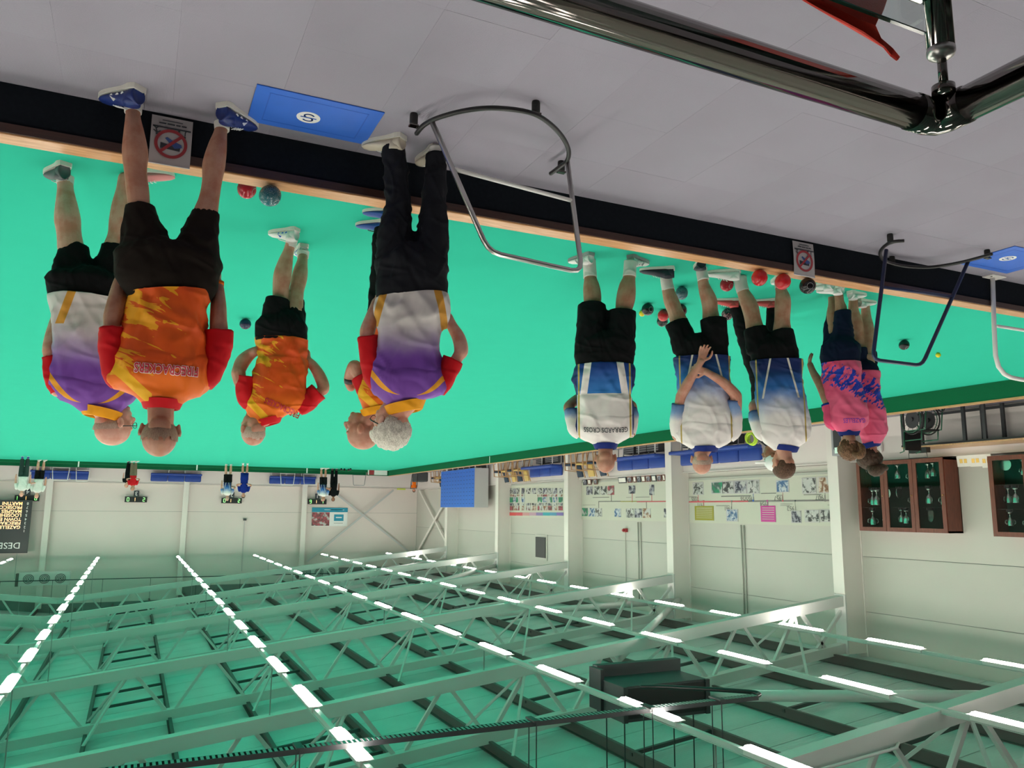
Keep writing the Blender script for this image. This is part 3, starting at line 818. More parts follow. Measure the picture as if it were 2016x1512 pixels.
MB().box2((0, -.014, 0), (1.98, -.010, .24)).build('teal_band', M['tealp'], r)
MB().box2((1.0, -.014, .25), (1.97, -.010, .98)).build('team_photo', PICS[4], r)
MB().box2((.22, -.014, .36), (.75, -.010, .72)).build('logo_block', M['tealp'], r)
mb = MB()
for k in range(3): mb.box2((.2+.08*k, -.017, .10+.0*k), (.6+.35*k, -.0145, .125))
mb.box2((.32, -.017, .5), (.65, -.0145, .56)); mb.build('printed_lines', M['white'], r)
MB().box2((.25, -.014, .83), (.75, -.012, .85)).build('caption', M['inkgrey'], r)
for (xc, lab) in ((3.35, 'above the results screen'), (-8.85, 'above the teal poster')):
    r = empty('fan_heater', (xc, 42.0, 4.95), 0, 'grey ceiling fan unit with three round vents %s' % lab, 'fan heater')
    MB().box2((-1.0, -.0, 0), (1.0, .5, .58)).build('casing', M['truss'], r)
    for k in (-1, 0, 1):
        mb = MB()
        for rr in (.2, .14, .08): mb.tube([(k*.62+rr*math.cos(t), -.012, .29+rr*math.sin(t)) for t in [2*math.pi*i/24 for i in range(24)]], .012, 6, closed=True)
        mb.disc((k*.62, -.004, .29), .03, .01, (0, 1, 0), 12); mb.build('round_vent', M['dark'], r)
    MB().box2((1.0, -.03, .05), (1.12, .4, .6)).build('end_bracket', M['purlin'], r)
    for x in (-.9, .9): MB().box2((x, .2, .58), (x+.02, .22, zroof(xc+x)-4.95)).build('hanger', M['galv'], r)
o = MB().tube([(XL+.5, 41.8, 5.3), (XR-.5, 41.8, 5.3)], .02, 6)
for x in range(-13, 19, 2): o.box2((x, 41.79, 5.3), (x+.015, 41.81, max(5.32, zroof(x)-.3)))
o = o.build('catenary_pipe', M['dark']); tag(o, 'thin dark pipe with hangers crossing above the far end', 'pipe')
for px, py in ((482, 1023),):
    p = V(atY(px, py, YF-.1)); o = MB().box((0, 0, 0), (.14, .2, .1)).disc((0, -.12, 0), .045, .08, (0, 1, 0)).build('camera_unit', M['dark'], loc=p); tag(o, 'small dark camera on the far wall', 'security camera')
    o = MB().box2((-.012, -.012, 0), (.012, .012, 2.6)).build('cable_conduit', M['lightgrey'], loc=p+Vector((0, .06, .06))); tag(o, 'thin vertical conduit rising from the small camera', 'conduit')

# ------------------------------------------------------------ ceiling unit and cable tray
Yb0, Yb1 = 8.27, 9.35
r = empty('ceiling_unit', (-7.265, 10.76, 4.55), 0, 'large dark anthracite box casing hung below the roof', 'ceiling unit'); r.scale = (1.223, 1.223, 1.223)
MB().box2((-.61, -.53, .0), (.61, .06, .40)).build('casing', M['box'], r)
MB().box2((-.66, .06, -.14), (.60, .17, .34)).build('front_lip', M['box'], r)
MB().box2((.60, -.10, -.12), (.65, .17, .36)).build('end_lip', M['dark'], r)
MB().box2((-.61, -.545, .03), (.61, -.53, .36)).build('recess_panel', M['black'], r)
for x in (-.63, .56): MB().box2((x, -.56, .0), (x+.06, -.52, .40)).build('corner_post', M['dark'], r)
for x in (-.5, .5):
    for y in (-.4, .0): MB().box2((x, y, .4), (x+.012, y+.012, 1.15)).build('hanging_rod', M['dark'], r)
r = empty('cable_tray', (0, 9.1-.95, 4.32), 0, 'perforated steel cable tray crossing in front of the dark casing', 'cable tray')
mb = MB(); x = -7.2
mb.box2((-7.2, -.06, 0), (3.2, -.052, .05)).box2((-7.2, .052, 0), (3.2, .06, .05))
mb.build('side_rails', M['dark'], r)
mb = MB()
k = 0
while x < 3.2:
    mb.box2((x, -.052, 0), (x+.028, .052, .004)); x += .05; k += 1
o = mb.build('rungs', M['galv'], r); o['kind'] = 'stuff'
MB().tube(smoothpts([(-7.2, 0, .02), (-7.35, .1, .02), (-7.25, .3, .02), (-6.6, 1.0, .05), (-6.3, 1.2, .06)]), .028, 10).build('black_cable', M['black'], r, smooth=True)
for x in (-6.6, -5.6, -4.1, -1.6, .6, 2.2):
    mb = MB()
    for y in (-.09, .09): mb.box2((x, y-.005, .0), (x+.01, y+.005, zroof(x)-4.32-.1))
    mb.box2((x-.03, -.11, -.02), (x+.04, .11, 0)); mb.build('hanger', M['dark'], r)
o = MB().tube([(-5.4, 6.9, 4.95), (-8.2, 6.95, 4.75), (-8.9, 7.4, 4.72)], .02, 8).build('conduit_pipe', M['truss'], smooth=True); tag(o, 'thin conduit pipe below the roof beside the dark casing', 'conduit')

# ------------------------------------------------------------ timeline wall
def wx(zx, zy, X, o=(1240, 840)): return V(atX(o[0]+zx/4.032, o[1]+zy/4.032, X))
def pprect(par, P0, X, r, mt, name='photo_print', o=(1240, 840), th=.006):
    a = wx(r[0], r[1], X, o)-P0; b_ = wx(r[2], r[3], X, o)-P0
    y0, y1 = sorted((a.y, b_.y)); z0, z1 = sorted((a.z, b_.z))
    return MB().box2((a.x-.002, y0, z0), (a.x+th, y1, z1)).build(name, mt, par)
XB_ = XL+.045
def board(label, y0, y1, z0, z1):
    r = empty('display_board', (XL, y0, z0), 0, label, 'display board')
    MB().box2((0, 0, 0), (.04, y1-y0, z1-z0)).build('board_panel', M['board'], r)
    MB().box2((0, 0, -.06), (.05, y1-y0, 0)).build('board_rail', M['boardedge'], r)
    return r
b1 = board('long beige history board with years, between the first two columns in view', 13.62, 19.33, 1.15, 2.37); P0 = Vector((XL, 13.62, 1.15))
for rr, m in (((505, 450, 580, 535), 0), ((650, 445, 735, 525), 2), ((740, 440, 825, 525), 0), ((835, 435, 925, 525), 3), ((935, 430, 1025, 525), 0), ((1165, 430, 1260, 515), 5), ((1370, 412, 1478, 525), 0), ((1495, 405, 1600, 520), 1), ((770, 660, 855, 748), 5), ((1285, 672, 1358, 760), 3), ((1393, 665, 1502, 755), 0), ((1515, 662, 1628, 752), 0)):
    f = pprect(b1, P0, XB_, (rr[0]-6, rr[1]-6, rr[2]+6, rr[3]+6), M['paper'], 'photo_mount')
    pprect(f, P0, XB_+.005, rr, PICS[m])
for rr, m in (((515, 630, 668, 745), 'olivep'), ((1038, 628, 1160, 757), 'pinkp')):
    f = pprect(b1, P0, XB_, rr, M[m], 'text_panel')
    for q in range(6):
        yy = rr[1]+14+q*(rr[3]-rr[1]-22)/6; pprect(f, P0, XB_+.006, (rr[0]+14, yy, rr[2]-14, yy+5), M['board'], 'printed_line')
pprect(b1, P0, XB_, (468, 592, 940, 598), M['inkred'], 'time_line', th=.004); pprect(b1, P0, XB_, (940, 586, 1640, 591), M['inkgrey'], 'time_line', th=.004)
for x, y0, y1, m in ((543, 535, 596, 'inkred'), (587, 596, 630, 'inkred'), (808, 594, 660, 'inkgrey'), (980, 525, 594, 'blueprint'), (1092, 590, 628, 'pinkp'), (1215, 515, 590, 'inkred'), (1314, 586, 672, 'darkprint'), (1551, 520, 586, 'inkgrey')):
    pprect(b1, P0, XB_, (x-2, y0, x+2, y1), M[m], 'time_stem', th=.005); pprect(b1, P0, XB_, (x-6, (588 if x > 940 else 592)-6, x+6, (588 if x > 940 else 592)+6), M[m], 'time_dot', th=.006)
for x, y, t in ((1515, 562, '1907'), (1285, 648, '1952'), (1182, 566, '1957'), (933, 572, '1955/56'), (780, 648, '1961'), (1068, 613, '1954'), (515, 574, '2005'), (563, 620, '1971')):
    p = wx(x, y, XB_+.003)-P0; text_obj('year', t, .17, p, (0, 1, 0), (0, 0, 1), M['inkgrey'], b1)
for rr in ((1380, 538, 1520, 541), (1165, 543, 1215, 546), (725, 550, 960, 553), (1195, 612, 1290, 615), (1195, 624, 1270, 627), (685, 626, 790, 629), (1570, 620, 1635, 623), (470, 556, 530, 559), (1042, 528, 1160, 531)):
    pprect(b1, P0, XB_, rr, M['inkgrey'], 'caption_line', th=.003)
b2 = board('long beige history board further along, between the second and third columns in view', 19.95, 25.65, 1.05, 2.36); P0 = Vector((XL, 19.95, 1.05)); O3 = (800, 860)
for rr, m in (((1430, 395, 1478, 460), 3), ((1487, 395, 1533, 460), 0), ((1540, 393, 1590, 460), 0), ((1597, 390, 1650, 460), 4), ((1765, 388, 1817, 450), 3), ((1928, 380, 1968, 462), 3), ((1395, 565, 1440, 630), 2), ((1446, 566, 1497, 632), 5), ((1502, 566, 1553, 634), 0), ((1652, 570, 1705, 636), 5), ((1745, 570, 1805, 642), 0), ((1811, 570, 1871, 642), 3), ((1877, 568, 1940, 644), 1), ((2045, 568, 2080, 640), 3)):
    pprect(b2, P0, XB_, rr, PICS[m], 'photo_print', O3)
for rr, m in (((1525, 511, 1700, 515), 'inkgrey'), ((1700, 511, 1830, 515), 'olivep'), ((1830, 511, 2080, 516), 'inkred'), ((1525, 515, 1529, 566), 'inkgrey'), ((1625, 460, 1629, 515), 'inkgrey'), ((1791, 450, 1795, 520), 'inkred'), ((1946, 462, 1950, 517), 'inkred'), ((1904, 511, 1908, 568), 'inkgrey'), ((1400, 540, 1500, 542), 'inkgrey'), ((1480, 480, 1610, 482), 'inkgrey'), ((1745, 480, 1785, 482), 'inkgrey'), ((1820, 478, 1930, 480), 'inkgrey')):
    pprect(b2, P0, XB_, rr, M[m], 'time_line', O3, .004)
b3 = board('photo display board with rows of small portraits and a red to blue band on top', 26.4, 31.75, 1.0, 2.34); P0 = Vector((XL, 26.4, 1.0))
for j, (y0, y1) in enumerate(((408, 452), (458, 474), (480, 520), (526, 545), (549, 584))):
    for i, x in enumerate((822, 848, 873, 915, 952, 996, 1042, 1082, 1122, 1163, 1207)):
        if (i in (4, 5) and j in (1, 2)): continue
        pprect(b3, P0, XB_, (x, y0, x+(24 if i < 4 else 34), y1), PICS[(i*3+j) % 6], 'portrait_print', O3)
for k in range(8):
    x = 815+k*54; c_ = [(.6, .08, .08), (.6, .1, .12), (.6, .3, .3), (.5, .3, .38), (.25, .2, .4), (.05, .35, .4), (.1, .3, .45), (.2, .15, .4)][k]
    pprect(b3, P0, XB_, (x, 600, x+54, 626), plain('band_%d' % k, c_), 'band_segment', O3)
# conduits on the cladding
for i, y in enumerate((17.14, 17.03, 22.05, 21.9)):
    o = MB().tube([(XL+.03, y, 2.4), (XL+.03, y, 5.0)], .018, 8).build('cable_conduit', M['panel'], smooth=True); tag(o, 'thin vertical conduit above the %s history board, %s one of a pair' % (('nearer', 'farther')[i//2], ('far', 'near')[i % 2]), 'conduit')
o = MB().box2((0, 0, 0), (.06, .85, .8)).build('vent_opening', M['dark'], loc=(XL+.0, 28.5, 3.1))
tag(o, 'dark rectangular vent high on the timeline wall above the portrait board', 'vent'); MB().box2((-.0, -.1, -.1), (.03, .95, .9)).build('vent_frame', M['panel2'], o)
o = MB().box((0, 0, 0), (.1, .14, .12)).disc((.08, 0, -.0), .04, .06, (1, 0, 0)).build('alarm_sounder', M['redprint'], loc=V(atX(1231, 1044, XL+.06))); tag(o, 'small red alarm sounder on the timeline wall', 'alarm')
o = MB().tube([V(atX(1231, 1046, XL+.03))*0, Vector((0, 0, 1.9))], .012, 6).build('cable_conduit', M['panel'], loc=V(atX(1231, 1047, XL+.03))); tag(o, 'thin conduit rising from the red alarm', 'conduit')

# picture frames leaning on the ledge
O5 = (960, 870)
for i, (x0_, x1_) in enumerate(((1050, 1095), (1103, 1142), (1170, 1210), (1442, 1530), (1540, 1592), (1604, 1640), (1648, 1690), (1696, 1740), (1746, 1800), (1808, 1860), (1868, 1920), (1928, 1962))):
    a = V(atX(O5[0]+x0_/5.6, O5[1]+450/5.6, XL+.12)); b_ = V(atX(O5[0]+x1_/5.6, O5[1]+450/5.6, XL+.12))
    h_ = .2; y0, y1 = sorted((a.y, b_.y))
    r = empty('picture_frame', (XL+.12, (y0+y1)/2, .925), 0, 'small framed picture on the ledge below the farther history board, %s from its far end' % NUMW[i], 'picture frame', 'framed pictures on the ledge')
    d = (y1-y0)-.02
    MB().box((0, 0, h_/2), (.015, d, h_), Matrix.Rotation(-.15, 3, 'Y')).build('frame', M['cabwood'] if i % 3 else M['darkprint'], r)
    MB().box((.008, 0, h_/2), (.006, d-.06, h_-.06), Matrix.Rotation(-.15, 3, 'Y')).build('picture', M['paperlit'] if i % 2 else PICS[3 if i != 1 else 5], r)

# benches, chairs, crates on the left walkway
def lbench(y0, y1, lab, nc): return bench('padded_bench', lab, (-14.15, (y0+y1)/2, 0), math.pi/2, y1-y0, nc)
lbench(26.35, 29.0, 'royal blue padded bench under the portrait board', 3)
lbench(19.8, 22.5, 'royal blue padded bench beyond the second column in view', 3)
lbench(15.75, 19.1, 'royal blue padded bench under the nearer history board', 4)
def chair_mesh(seat):
    r = empty('armchair', (0, 0, 0)); W = .50
    MB().box((0, 0, .44), (W-.08, .48, .07)).build('seat', seat, r, bevel=.02, smooth=True)
    MB().box((0, .25, .66), (W-.1, .06, .42), Matrix.Rotation(-.22, 3, 'X')).build('backrest', seat, r, bevel=.02, smooth=True)
    for s_ in (-1, 1):
        x = s_*W/2
        MB().beam((x, -.24, 0), (x, -.2, .62), .03, .035).build('leg', M['chairwood'], r)
        MB().beam((x, .3, 0), (x, .2, .45), .03, .035).build('leg', M['chairwood'], r)
        MB().beam((x, .2, .43), (x, .34, .88), .03, .035).build('back_post', M['chairwood'], r)
        MB().beam((x, -.22, .62), (x, .27, .66), .04, .025).build('armrest', M['chairwood'], r)
        MB().beam((x, -.2, .38), (x, .25, .38), .025, .05).build('side_rail', M['chairwood'], r)
    return r
ca = chair_mesh(M['navyseat']); cb = chair_mesh(M['goldseat'])
used = {}
for i, (y, kind, lab) in enumerate(((31.3, 0, 'navy wooden-framed armchair at the far end of the row under the portrait board'), (30.55, 1, 'gold wooden-framed armchair, first gold one from the far end under the portrait board'), (29.95, 0, 'navy wooden-framed armchair between two gold ones under the portrait board'), (29.35, 1, 'gold wooden-framed armchair next to the bench under the portrait board'),
                                 (25.0, 0, 'navy wooden-framed armchair left of the bald player in white'), (24.2, 1, 'gold wooden-framed armchair left of the bald player in white'), (23.45, 0, 'navy wooden-framed armchair partly behind the head of the player in white'),
                                 (39.4, 0, 'navy armchair beyond the blue cabinet'), (38.7, 1, 'gold armchair beside the blue cabinet'))):
    src = (ca, cb)[kind]
    o = src if not used.get(kind) else copy_tree(src); used[kind] = 1
    o.location = (-14.15, y, 0); o.rotation_euler = (0, 0, math.pi/2+.04*math.sin(i*2.3)+.04)
    tag(o, lab, 'armchair', 'wooden armchairs along the timeline wall')
cr = None
for i, (y, x, z) in enumerate(((27.9, -14.55, 0), (27.1, -14.6, 0), (26.7, -13.75, 0), (21.6, -14.5, 0), (20.9, -14.5, 0), (20.3, -13.75, 0), (18.5, -14.5, 0), (17.7, -14.5, 0), (16.9, -13.8, 0))):
    r = empty('dark_crate', (-14.45, y, 0), .05*math.sin(i*5), 'low dark storage crate under the blue bench, %s from the far end' % NUMW[i], 'crate', 'crates under the benches')
    mb = MB(); a, b_, h_ = .18, .3, .24
    mb.box2((-a, -b_, 0), (a, b_, .02)).box2((-a, -b_, 0), (-a+.02, b_, h_)).box2((a-.02, -b_, 0), (a, b_, h_)).box2((-a, -b_, 0), (a, -b_+.02, h_)).box2((-a, b_-.02, 0), (a, b_, h_))
    mb.build('tray', M['cardboard'], r)
    mb = MB()
    for k in range(3): mb.box2((a, -b_, .05+k*.07), (a+.006, b_, .07+k*.07))
    mb.build('slats', M['grey'], r)
# neon coil
p = Vector((-13.85, 15.45, .12)); mb = MB()
for k in range(9):
    rr = .16+.02*math.sin(k*2.2); tl = .5*math.sin(k*1.7)
    mb.tube([Vector((.25*rr*math.sin(t+k)*math.sin(tl)+.04*math.sin(k), rr*math.cos(t), .12+rr*.9*math.sin(t)+.02*math.cos(k*3))) for t in [2*math.pi*i/20 for i in range(20)]], .014, 6, closed=True)
o = mb.build('coiled_cable', plain('neon_yellow', (.5, .75, .05), .5), smooth=True, loc=p); tag(o, 'neon yellow green coiled cable beside the blue bench', 'cable')

# blue ventilated locker cabinet
r = empty('locker_cabinet', (-14.25, 35.85, 0), 0, 'tall blue ventilated locker cabinet with grey side near the far corner', 'locker')
MB().box2((-.35, -2.2, .15), (.33, 2.2, 1.93)).build('carcass', M['lightgrey'], r)
for x in (-.3, .28):
    for k in range(7): MB().box2((x-.02, -2.15+k*.71, 0), (x+.02, -2.11+k*.71, .15)).build('leg', M['lightgrey'], r)
for i in range(12):
    d = MB().box2((.33, -2.19+i*.365, .16), (.345, -2.19+i*.365+.355, 1.92)).build('locker_door', M['blueperf'], r)
    mb = MB()
    for k in range(9): mb.box2((.345, -2.19+i*.365+.1, .3+k*.18), (.348, -2.19+i*.365+.24, .33+k*.18))
    mb.build('vent_slots', M['holeblue'], d)

# wall cabinets with trophies
TS = MB().lathe([(.045, 0), (.045, .03), (.012, .045), (.010, .1), (.05, .15), (.062, .22), (.06, .26), (.064, .27), (.0, .268)], n=14).mesh('cup', M['silver'], True)
TB = MB().disc((0, 0, .02), .055, .04).mesh('plinth', M['black'])
TH_ = MB().tube([(.058, 0, .24), (.09, 0, .22), (.085, 0, .17), (.05, 0, .155)], .006, 6).tube([(-.058, 0, .24), (-.09, 0, .22), (-.085, 0, .17), (-.05, 0, .155)], .006, 6).mesh('handles', M['silver'], True)
PL = MB().disc((0, 0, .12), .11, .01, (0, 1, 0)).mesh('plate', M['silver']); 
def cabinet(label, y0, y1, z0, z1, doors, which):
    d_ = .42; r = empty('trophy_cabinet', (XL, y0, z0), 0, label, 'cabinet'); L_ = y1-y0; H_ = z1-z0; T = .04
    MB().box2((0, 0, 0), (.02, L_, H_)).build('back_panel', M['velvet'], r)
    MB().box2((0, 0, 0), (d_, T, H_)).build('side_panel', M['cabwood'], r); MB().box2((0, L_-T, 0), (d_, L_, H_)).build('side_panel', M['cabwood'], r)
    MB().box2((0, 0, 0), (d_, L_, T)).build('bottom_panel', M['cabwood'], r); MB().box2((0, 0, H_-T), (d_, L_, H_)).build('top_panel', M['cabwood'], r)
    sh = [H_*.36, H_*.66]
    for z in sh: MB().box2((.02, T, z), (d_-.04, L_-T, z+.012)).build('glass_shelf', M['glass'], r)
    dw = (L_-.02)/doors
    for k in range(doors):
        a = .01+k*dw; b_ = a+dw-.008; s_ = .085
        fr = MB().box2((d_, a, 0), (d_+.025, a+s_, H_)).box2((d_, b_-s_, 0), (d_+.025, b_, H_)).box2((d_, a+s_, 0), (d_+.025, b_-s_, s_)).box2((d_, a+s_, H_-s_), (d_+.025, b_-s_, H_)).build('door', M['cabwood'], r)
        MB().box2((d_+.008, a+s_, s_), (d_+.013, b_-s_, H_-s_)).build('door_glass', M['cabglass'], fr)
        MB().ell((d_+.035, a+s_*.5, H_*.5), (.012, .012, .012), nu=10, nv=6).build('knob', M['gold'], fr, smooth=True)
        for si, z in enumerate([T]+[q+.012 for q in sh]):
            nb = 2 if (k+si) % 3 else 3
            for q in range(nb):
                yy = y0+a+s_+(dw-2*s_)*(q+.5)/nb; sc = random.uniform(.95, 1.25); xx = XL+.18+.08*(q % 2)
                if (k, si) == (doors-3, 1) and q == 0 and which == 'nearer':
                    pass
                wd = ['bottom', 'middle', 'top'][si]; dn = NUMW[k]
                t = empty('trophy', (xx, yy, z0+z), random.uniform(0, 3), 'silver trophy on the %s shelf, %s glass door of the %s cabinet, %s one' % (wd, dn, which, NUMW[q]), 'trophy', 'trophies in the wall cabinets')
                t.scale = (sc, sc, sc)
                if (q+si+k) % 4 == 3: inst('silver_plate', PL, t, (0, 0, 0), (0, 0, 1.4)); inst('plinth', TB, t)
                else: inst('cup', TS, t, (0, 0, .04)); inst('plinth', TB, t); inst('handles', TH_, t, (0, 0, .04))
    return r
cabinet('mahogany glazed trophy cabinet on the wall behind the pink players', 10.72, 12.86, .955, 2.44, 3, 'farther')
cabinet('mahogany glazed trophy cabinet at the edge of the frame beside the papers', 7.6, 9.82, .99, 2.47, 3, 'nearer')
for i, (y, z, w_, h_) in enumerate(((10.45, .93, .28, .22), (10.2, .93, .24, .23), (9.98, .93, .2, .26))):
    r = empty('certificate_stack', (XL+.2, y, .927), 0, 'upright printed white certificate on the ledge between the two cabinets, %s from the farther cabinet' % NUMW[i], 'certificate', 'certificates on the ledge')
    MB().box((0, 0, h_/2), (.012, w_, h_), Matrix.Rotation(-.1, 3, 'Y')).build('sheet', M['paperlit'], r)
    MB().box((.008, -.04, h_/2), (.004, .06, .08), Matrix.Rotation(-.1, 3, 'Y')).box((.008, .05, h_/2), (.004, .06, .08), Matrix.Rotation(-.1, 3, 'Y')).build('printed_seals', M['gold'], r)

# long counter table with dark legs
r = empty('counter_table', (-14.35, 11.3, 0), 0, 'long dark-legged counter table with a pale top below the trophy cabinets', 'table')
MB().box2((-.38, -5.2, .735), (.3, 0, .765)).build('table_top', M['chairwood'], r)
MB().box2((-.38, -5.2, .70), (.31, 0.01, .735)).build('apron', M['black'], r)
for y in (-.02, -1.35, -1.75, -3.0, -3.4, -5.15):
    for x in (.25, -.3): MB().box2((x, y-.04, 0), (x+.05, y+.02, .7)).build('leg', M['dark'], r)
MB().box2((-.3, -5.15, .04), (-.27, 0, .09)).build('foot_rail', M['dark'], r)
# wheelchair
r = empty('wheelchair', (-13.55, 10.45, 0), .15, 'black and green folded wheelchair in front of the counter table', 'wheelchair')
gt = plain('green_wheel_rim', (.01, .10, .05), .4)
for s_ in (-.18, .2):
    w = MB().tube([(s_, .28*math.cos(t), .29+.28*math.sin(t)) for t in [2*math.pi*i/32 for i in range(32)]], .014, 8, closed=True).build('big_wheel', M['rubber'], r, smooth=True)
    MB().tube([(s_+.03, .25*math.cos(t), .29+.25*math.sin(t)) for t in [2*math.pi*i/32 for i in range(32)]], .008, 6, closed=True).build('hand_rim', gt, w, smooth=True)
    mb = MB()
    for k in range(12): mb.beam((s_, 0, .29), (s_, .27*math.cos(k*math.pi/6), .29+.27*math.sin(k*math.pi/6)), .005, .005)
    mb.disc((s_, 0, .29), .04, .06, (1, 0, 0), 12).disc((s_, 0, .29), .17, .008, (1, 0, 0), 20).build('spokes', M['dark'], w)
    MB().tube([(s_, .22, .5), (s_, .26, .88), (s_, .36, .9)], .012, 8).tube([(s_, .24, .5), (s_, -.3, .5), (s_, -.36, .1)], .012, 8).tube([(s_, .2, .68), (s_, -.2, .68), (s_, -.22, .5)], .012, 8).build('side_frame', gt, r, smooth=True)
    MB().tube([(s_+.04*math.cos(0), -.38+.08*math.cos(t), .085+.08*math.sin(t)) for t in [2*math.pi*i/16 for i in range(16)]], .014, 6, closed=True).build('caster', M['rubber'], r, smooth=True)
MB().box2((-.17, -.26, .49), (.19, .22, .52)).build('seat', M['black'], r); MB().box2((-.17, .21, .52), (.19, .24, .86)).build('backrest', M['black'], r)
MB().box2((-.15, -.42, .06), (.17, -.30, .075)).build('footplate', M['dark'], r)
r = empty('wire_basket', (-14.1, 10.95, .77), 0, 'small black wire holder standing on the end of the counter table', 'holder')
MB().box2((-.06, -.2, 0), (.06, .2, .1)).build('box', M['black'], r); MB().tube([(.06, -.2, .1), (.06, -.22, .2), (.06, .2, .2), (.06, .2, .1)], .007, 6).build('wire', M['dark'], r)
# water dispenser
p = V(atX(1631, 838, -14.2))
r = empty('water_dispenser', (-14.3, 13.0, 0), 0, 'grey bottle cooler with a green lit alcove beside the nearest column', 'dispenser')
MB().box2((-.2, -.17, 0), (.2, .17, .80)).build('body', M['grey'], r, bevel=.01)
MB().box2((.2, -.11, .12), (.203, .11, .62)).build('alcove', M['dark'], r)
MB().disc((.203, 0, .62), .11, .006, (1, 0, 0), 24).build('alcove_arch', M['dark'], r)
MB().box2((.204, -.08, .62), (.207, .08, .75)).build('lit_panel', emis('green_panel', (.05, .5, .25), .5), r)
o = MB().ell((0, 0, 0), (.05, .03, .12), nu=16).build('white_cap_hook', M['whitepaint'], smooth=True, loc=V(atX(1735, 880, XL+.2))); tag(o, 'white rounded bracket on the low wall behind the pink players', 'bracket')
# stripes: dark angular objects near far corner
r = empty('trolley_rack', (-13.6, 40.4, 0), 0, 'dark trolley loaded with bags near the far corner', 'trolley')
MB().box((0, 0, .35), (.6, .9, .5)).build('load', M['cardboard'], r, bevel=.06); MB().tube([(.3, -.45, .2), (.35, -.5, .95), (.35, .5, .95), (.3, .45, .2)], .02, 8).build('handle', M['dark'], r)
for y in (-.35, .35): MB().disc((.3, y, .1), .1, .04, (1, 0, 0), 16).build('wheel', M['rubber'], r)
o = MB().box((0, 0, 0), (.5, .03, .08)).build('small_yellow_sign', plain('yellow_green', (.5, .6, .05)), loc=V(atY(790, 963, YF-.2))); tag(o, 'small yellow green strip on the far ledge near the corner', 'strip')
# ------------------------------------------------------------ people
def crease(m, st=.42):
    x, y, z = m.xyz()
    a = m.noise(2.6, 1, m.vec(x*1.6+z*.8, y*1.2, z*.7-x*.4), .4, .5); b_ = m.noise(3.2, 1, m.vec(x*.6-z*.9, y+3., z*2.1+x*.8), .4, .5)
    h = (1.-(a-.5).abs()*7.).ss(0., 1.)+(1.-(b_-.5).abs()*7.).ss(0., 1.)*.8
    h = h+m.noise(7, 1)*.8
    m.bump(h, st, .022); return m
def skin_mat(name, c, spots=.2):
    m = Mt(name, .5, spec=.35); f = m.noise(14, 4); g = m.noise(160, 2)
    cc = m.mix(f.ss(.35, .7), c, (c[0]*.86, c[1]*.66, c[2]*.60)); cc = m.mix(g.ss(.55, .7)*spots, cc, (c[0]*.7, c[1]*.5, c[2]*.42))
    m.color(cc); m.bump(g, .12, .001)
    m.b.inputs['Subsurface Weight'].default_value = .08; m.b.inputs['Subsurface Radius'].default_value = (.01, .004, .002); m.b.inputs['Subsurface Scale'].default_value = .6
    return m.m
SK = {'tan': skin_mat('skin_tan', (.47, .245, .165)), 'pink': skin_mat('skin_pink', (.72, .40, .31)), 'mid': skin_mat('skin_mid', (.57, .30, .215)), 'brown': skin_mat('skin_brown', (.33, .16, .10))}
def cloth(name, c, rough=.85, wr=.2, ws=9):
    m = Mt(name, rough, spec=.12); n = m.noise(ws, 3, None, .5, .8)
    m.color(m.mix(n.ss(.3, .7)*.25, c, tuple(v*.75 for v in c))); crease(m, wr*1.8); return m.m
CL = {'black': cloth('black_cloth', (.007, .007, .008)), 'charcoal': cloth('charcoal_cloth', (.012, .013, .017), .75), 'brownblack': cloth('dark_brown_cloth', (.013, .009, .007)), 'navy': cloth('navy_cloth', (.006, .011, .032)), 'royal': cloth('royal_cloth', (.01, .025, .22)),
      'red': cloth('red_cloth_sleeve', (.60, .010, .016), .6), 'sock': cloth('white_sock', (.68, .66, .62), .9), 'whitecloth': cloth('white_cloth', (.75, .74, .7)), 'khaki': cloth('khaki_cloth', (.2, .14, .1)), 'dkgreen': cloth('dark_green_cloth', (.03, .055, .05)),
      'yellow': cloth('yellow_cloth', (.85, .36, .015), .6), 'pink': cloth('pink_cloth', (.78, .08, .19), .6), 'bluecollar': cloth('blue_collar', (.01, .025, .17), .6), 'orange': cloth('orange_cloth', (.8, .16, .01), .6)}

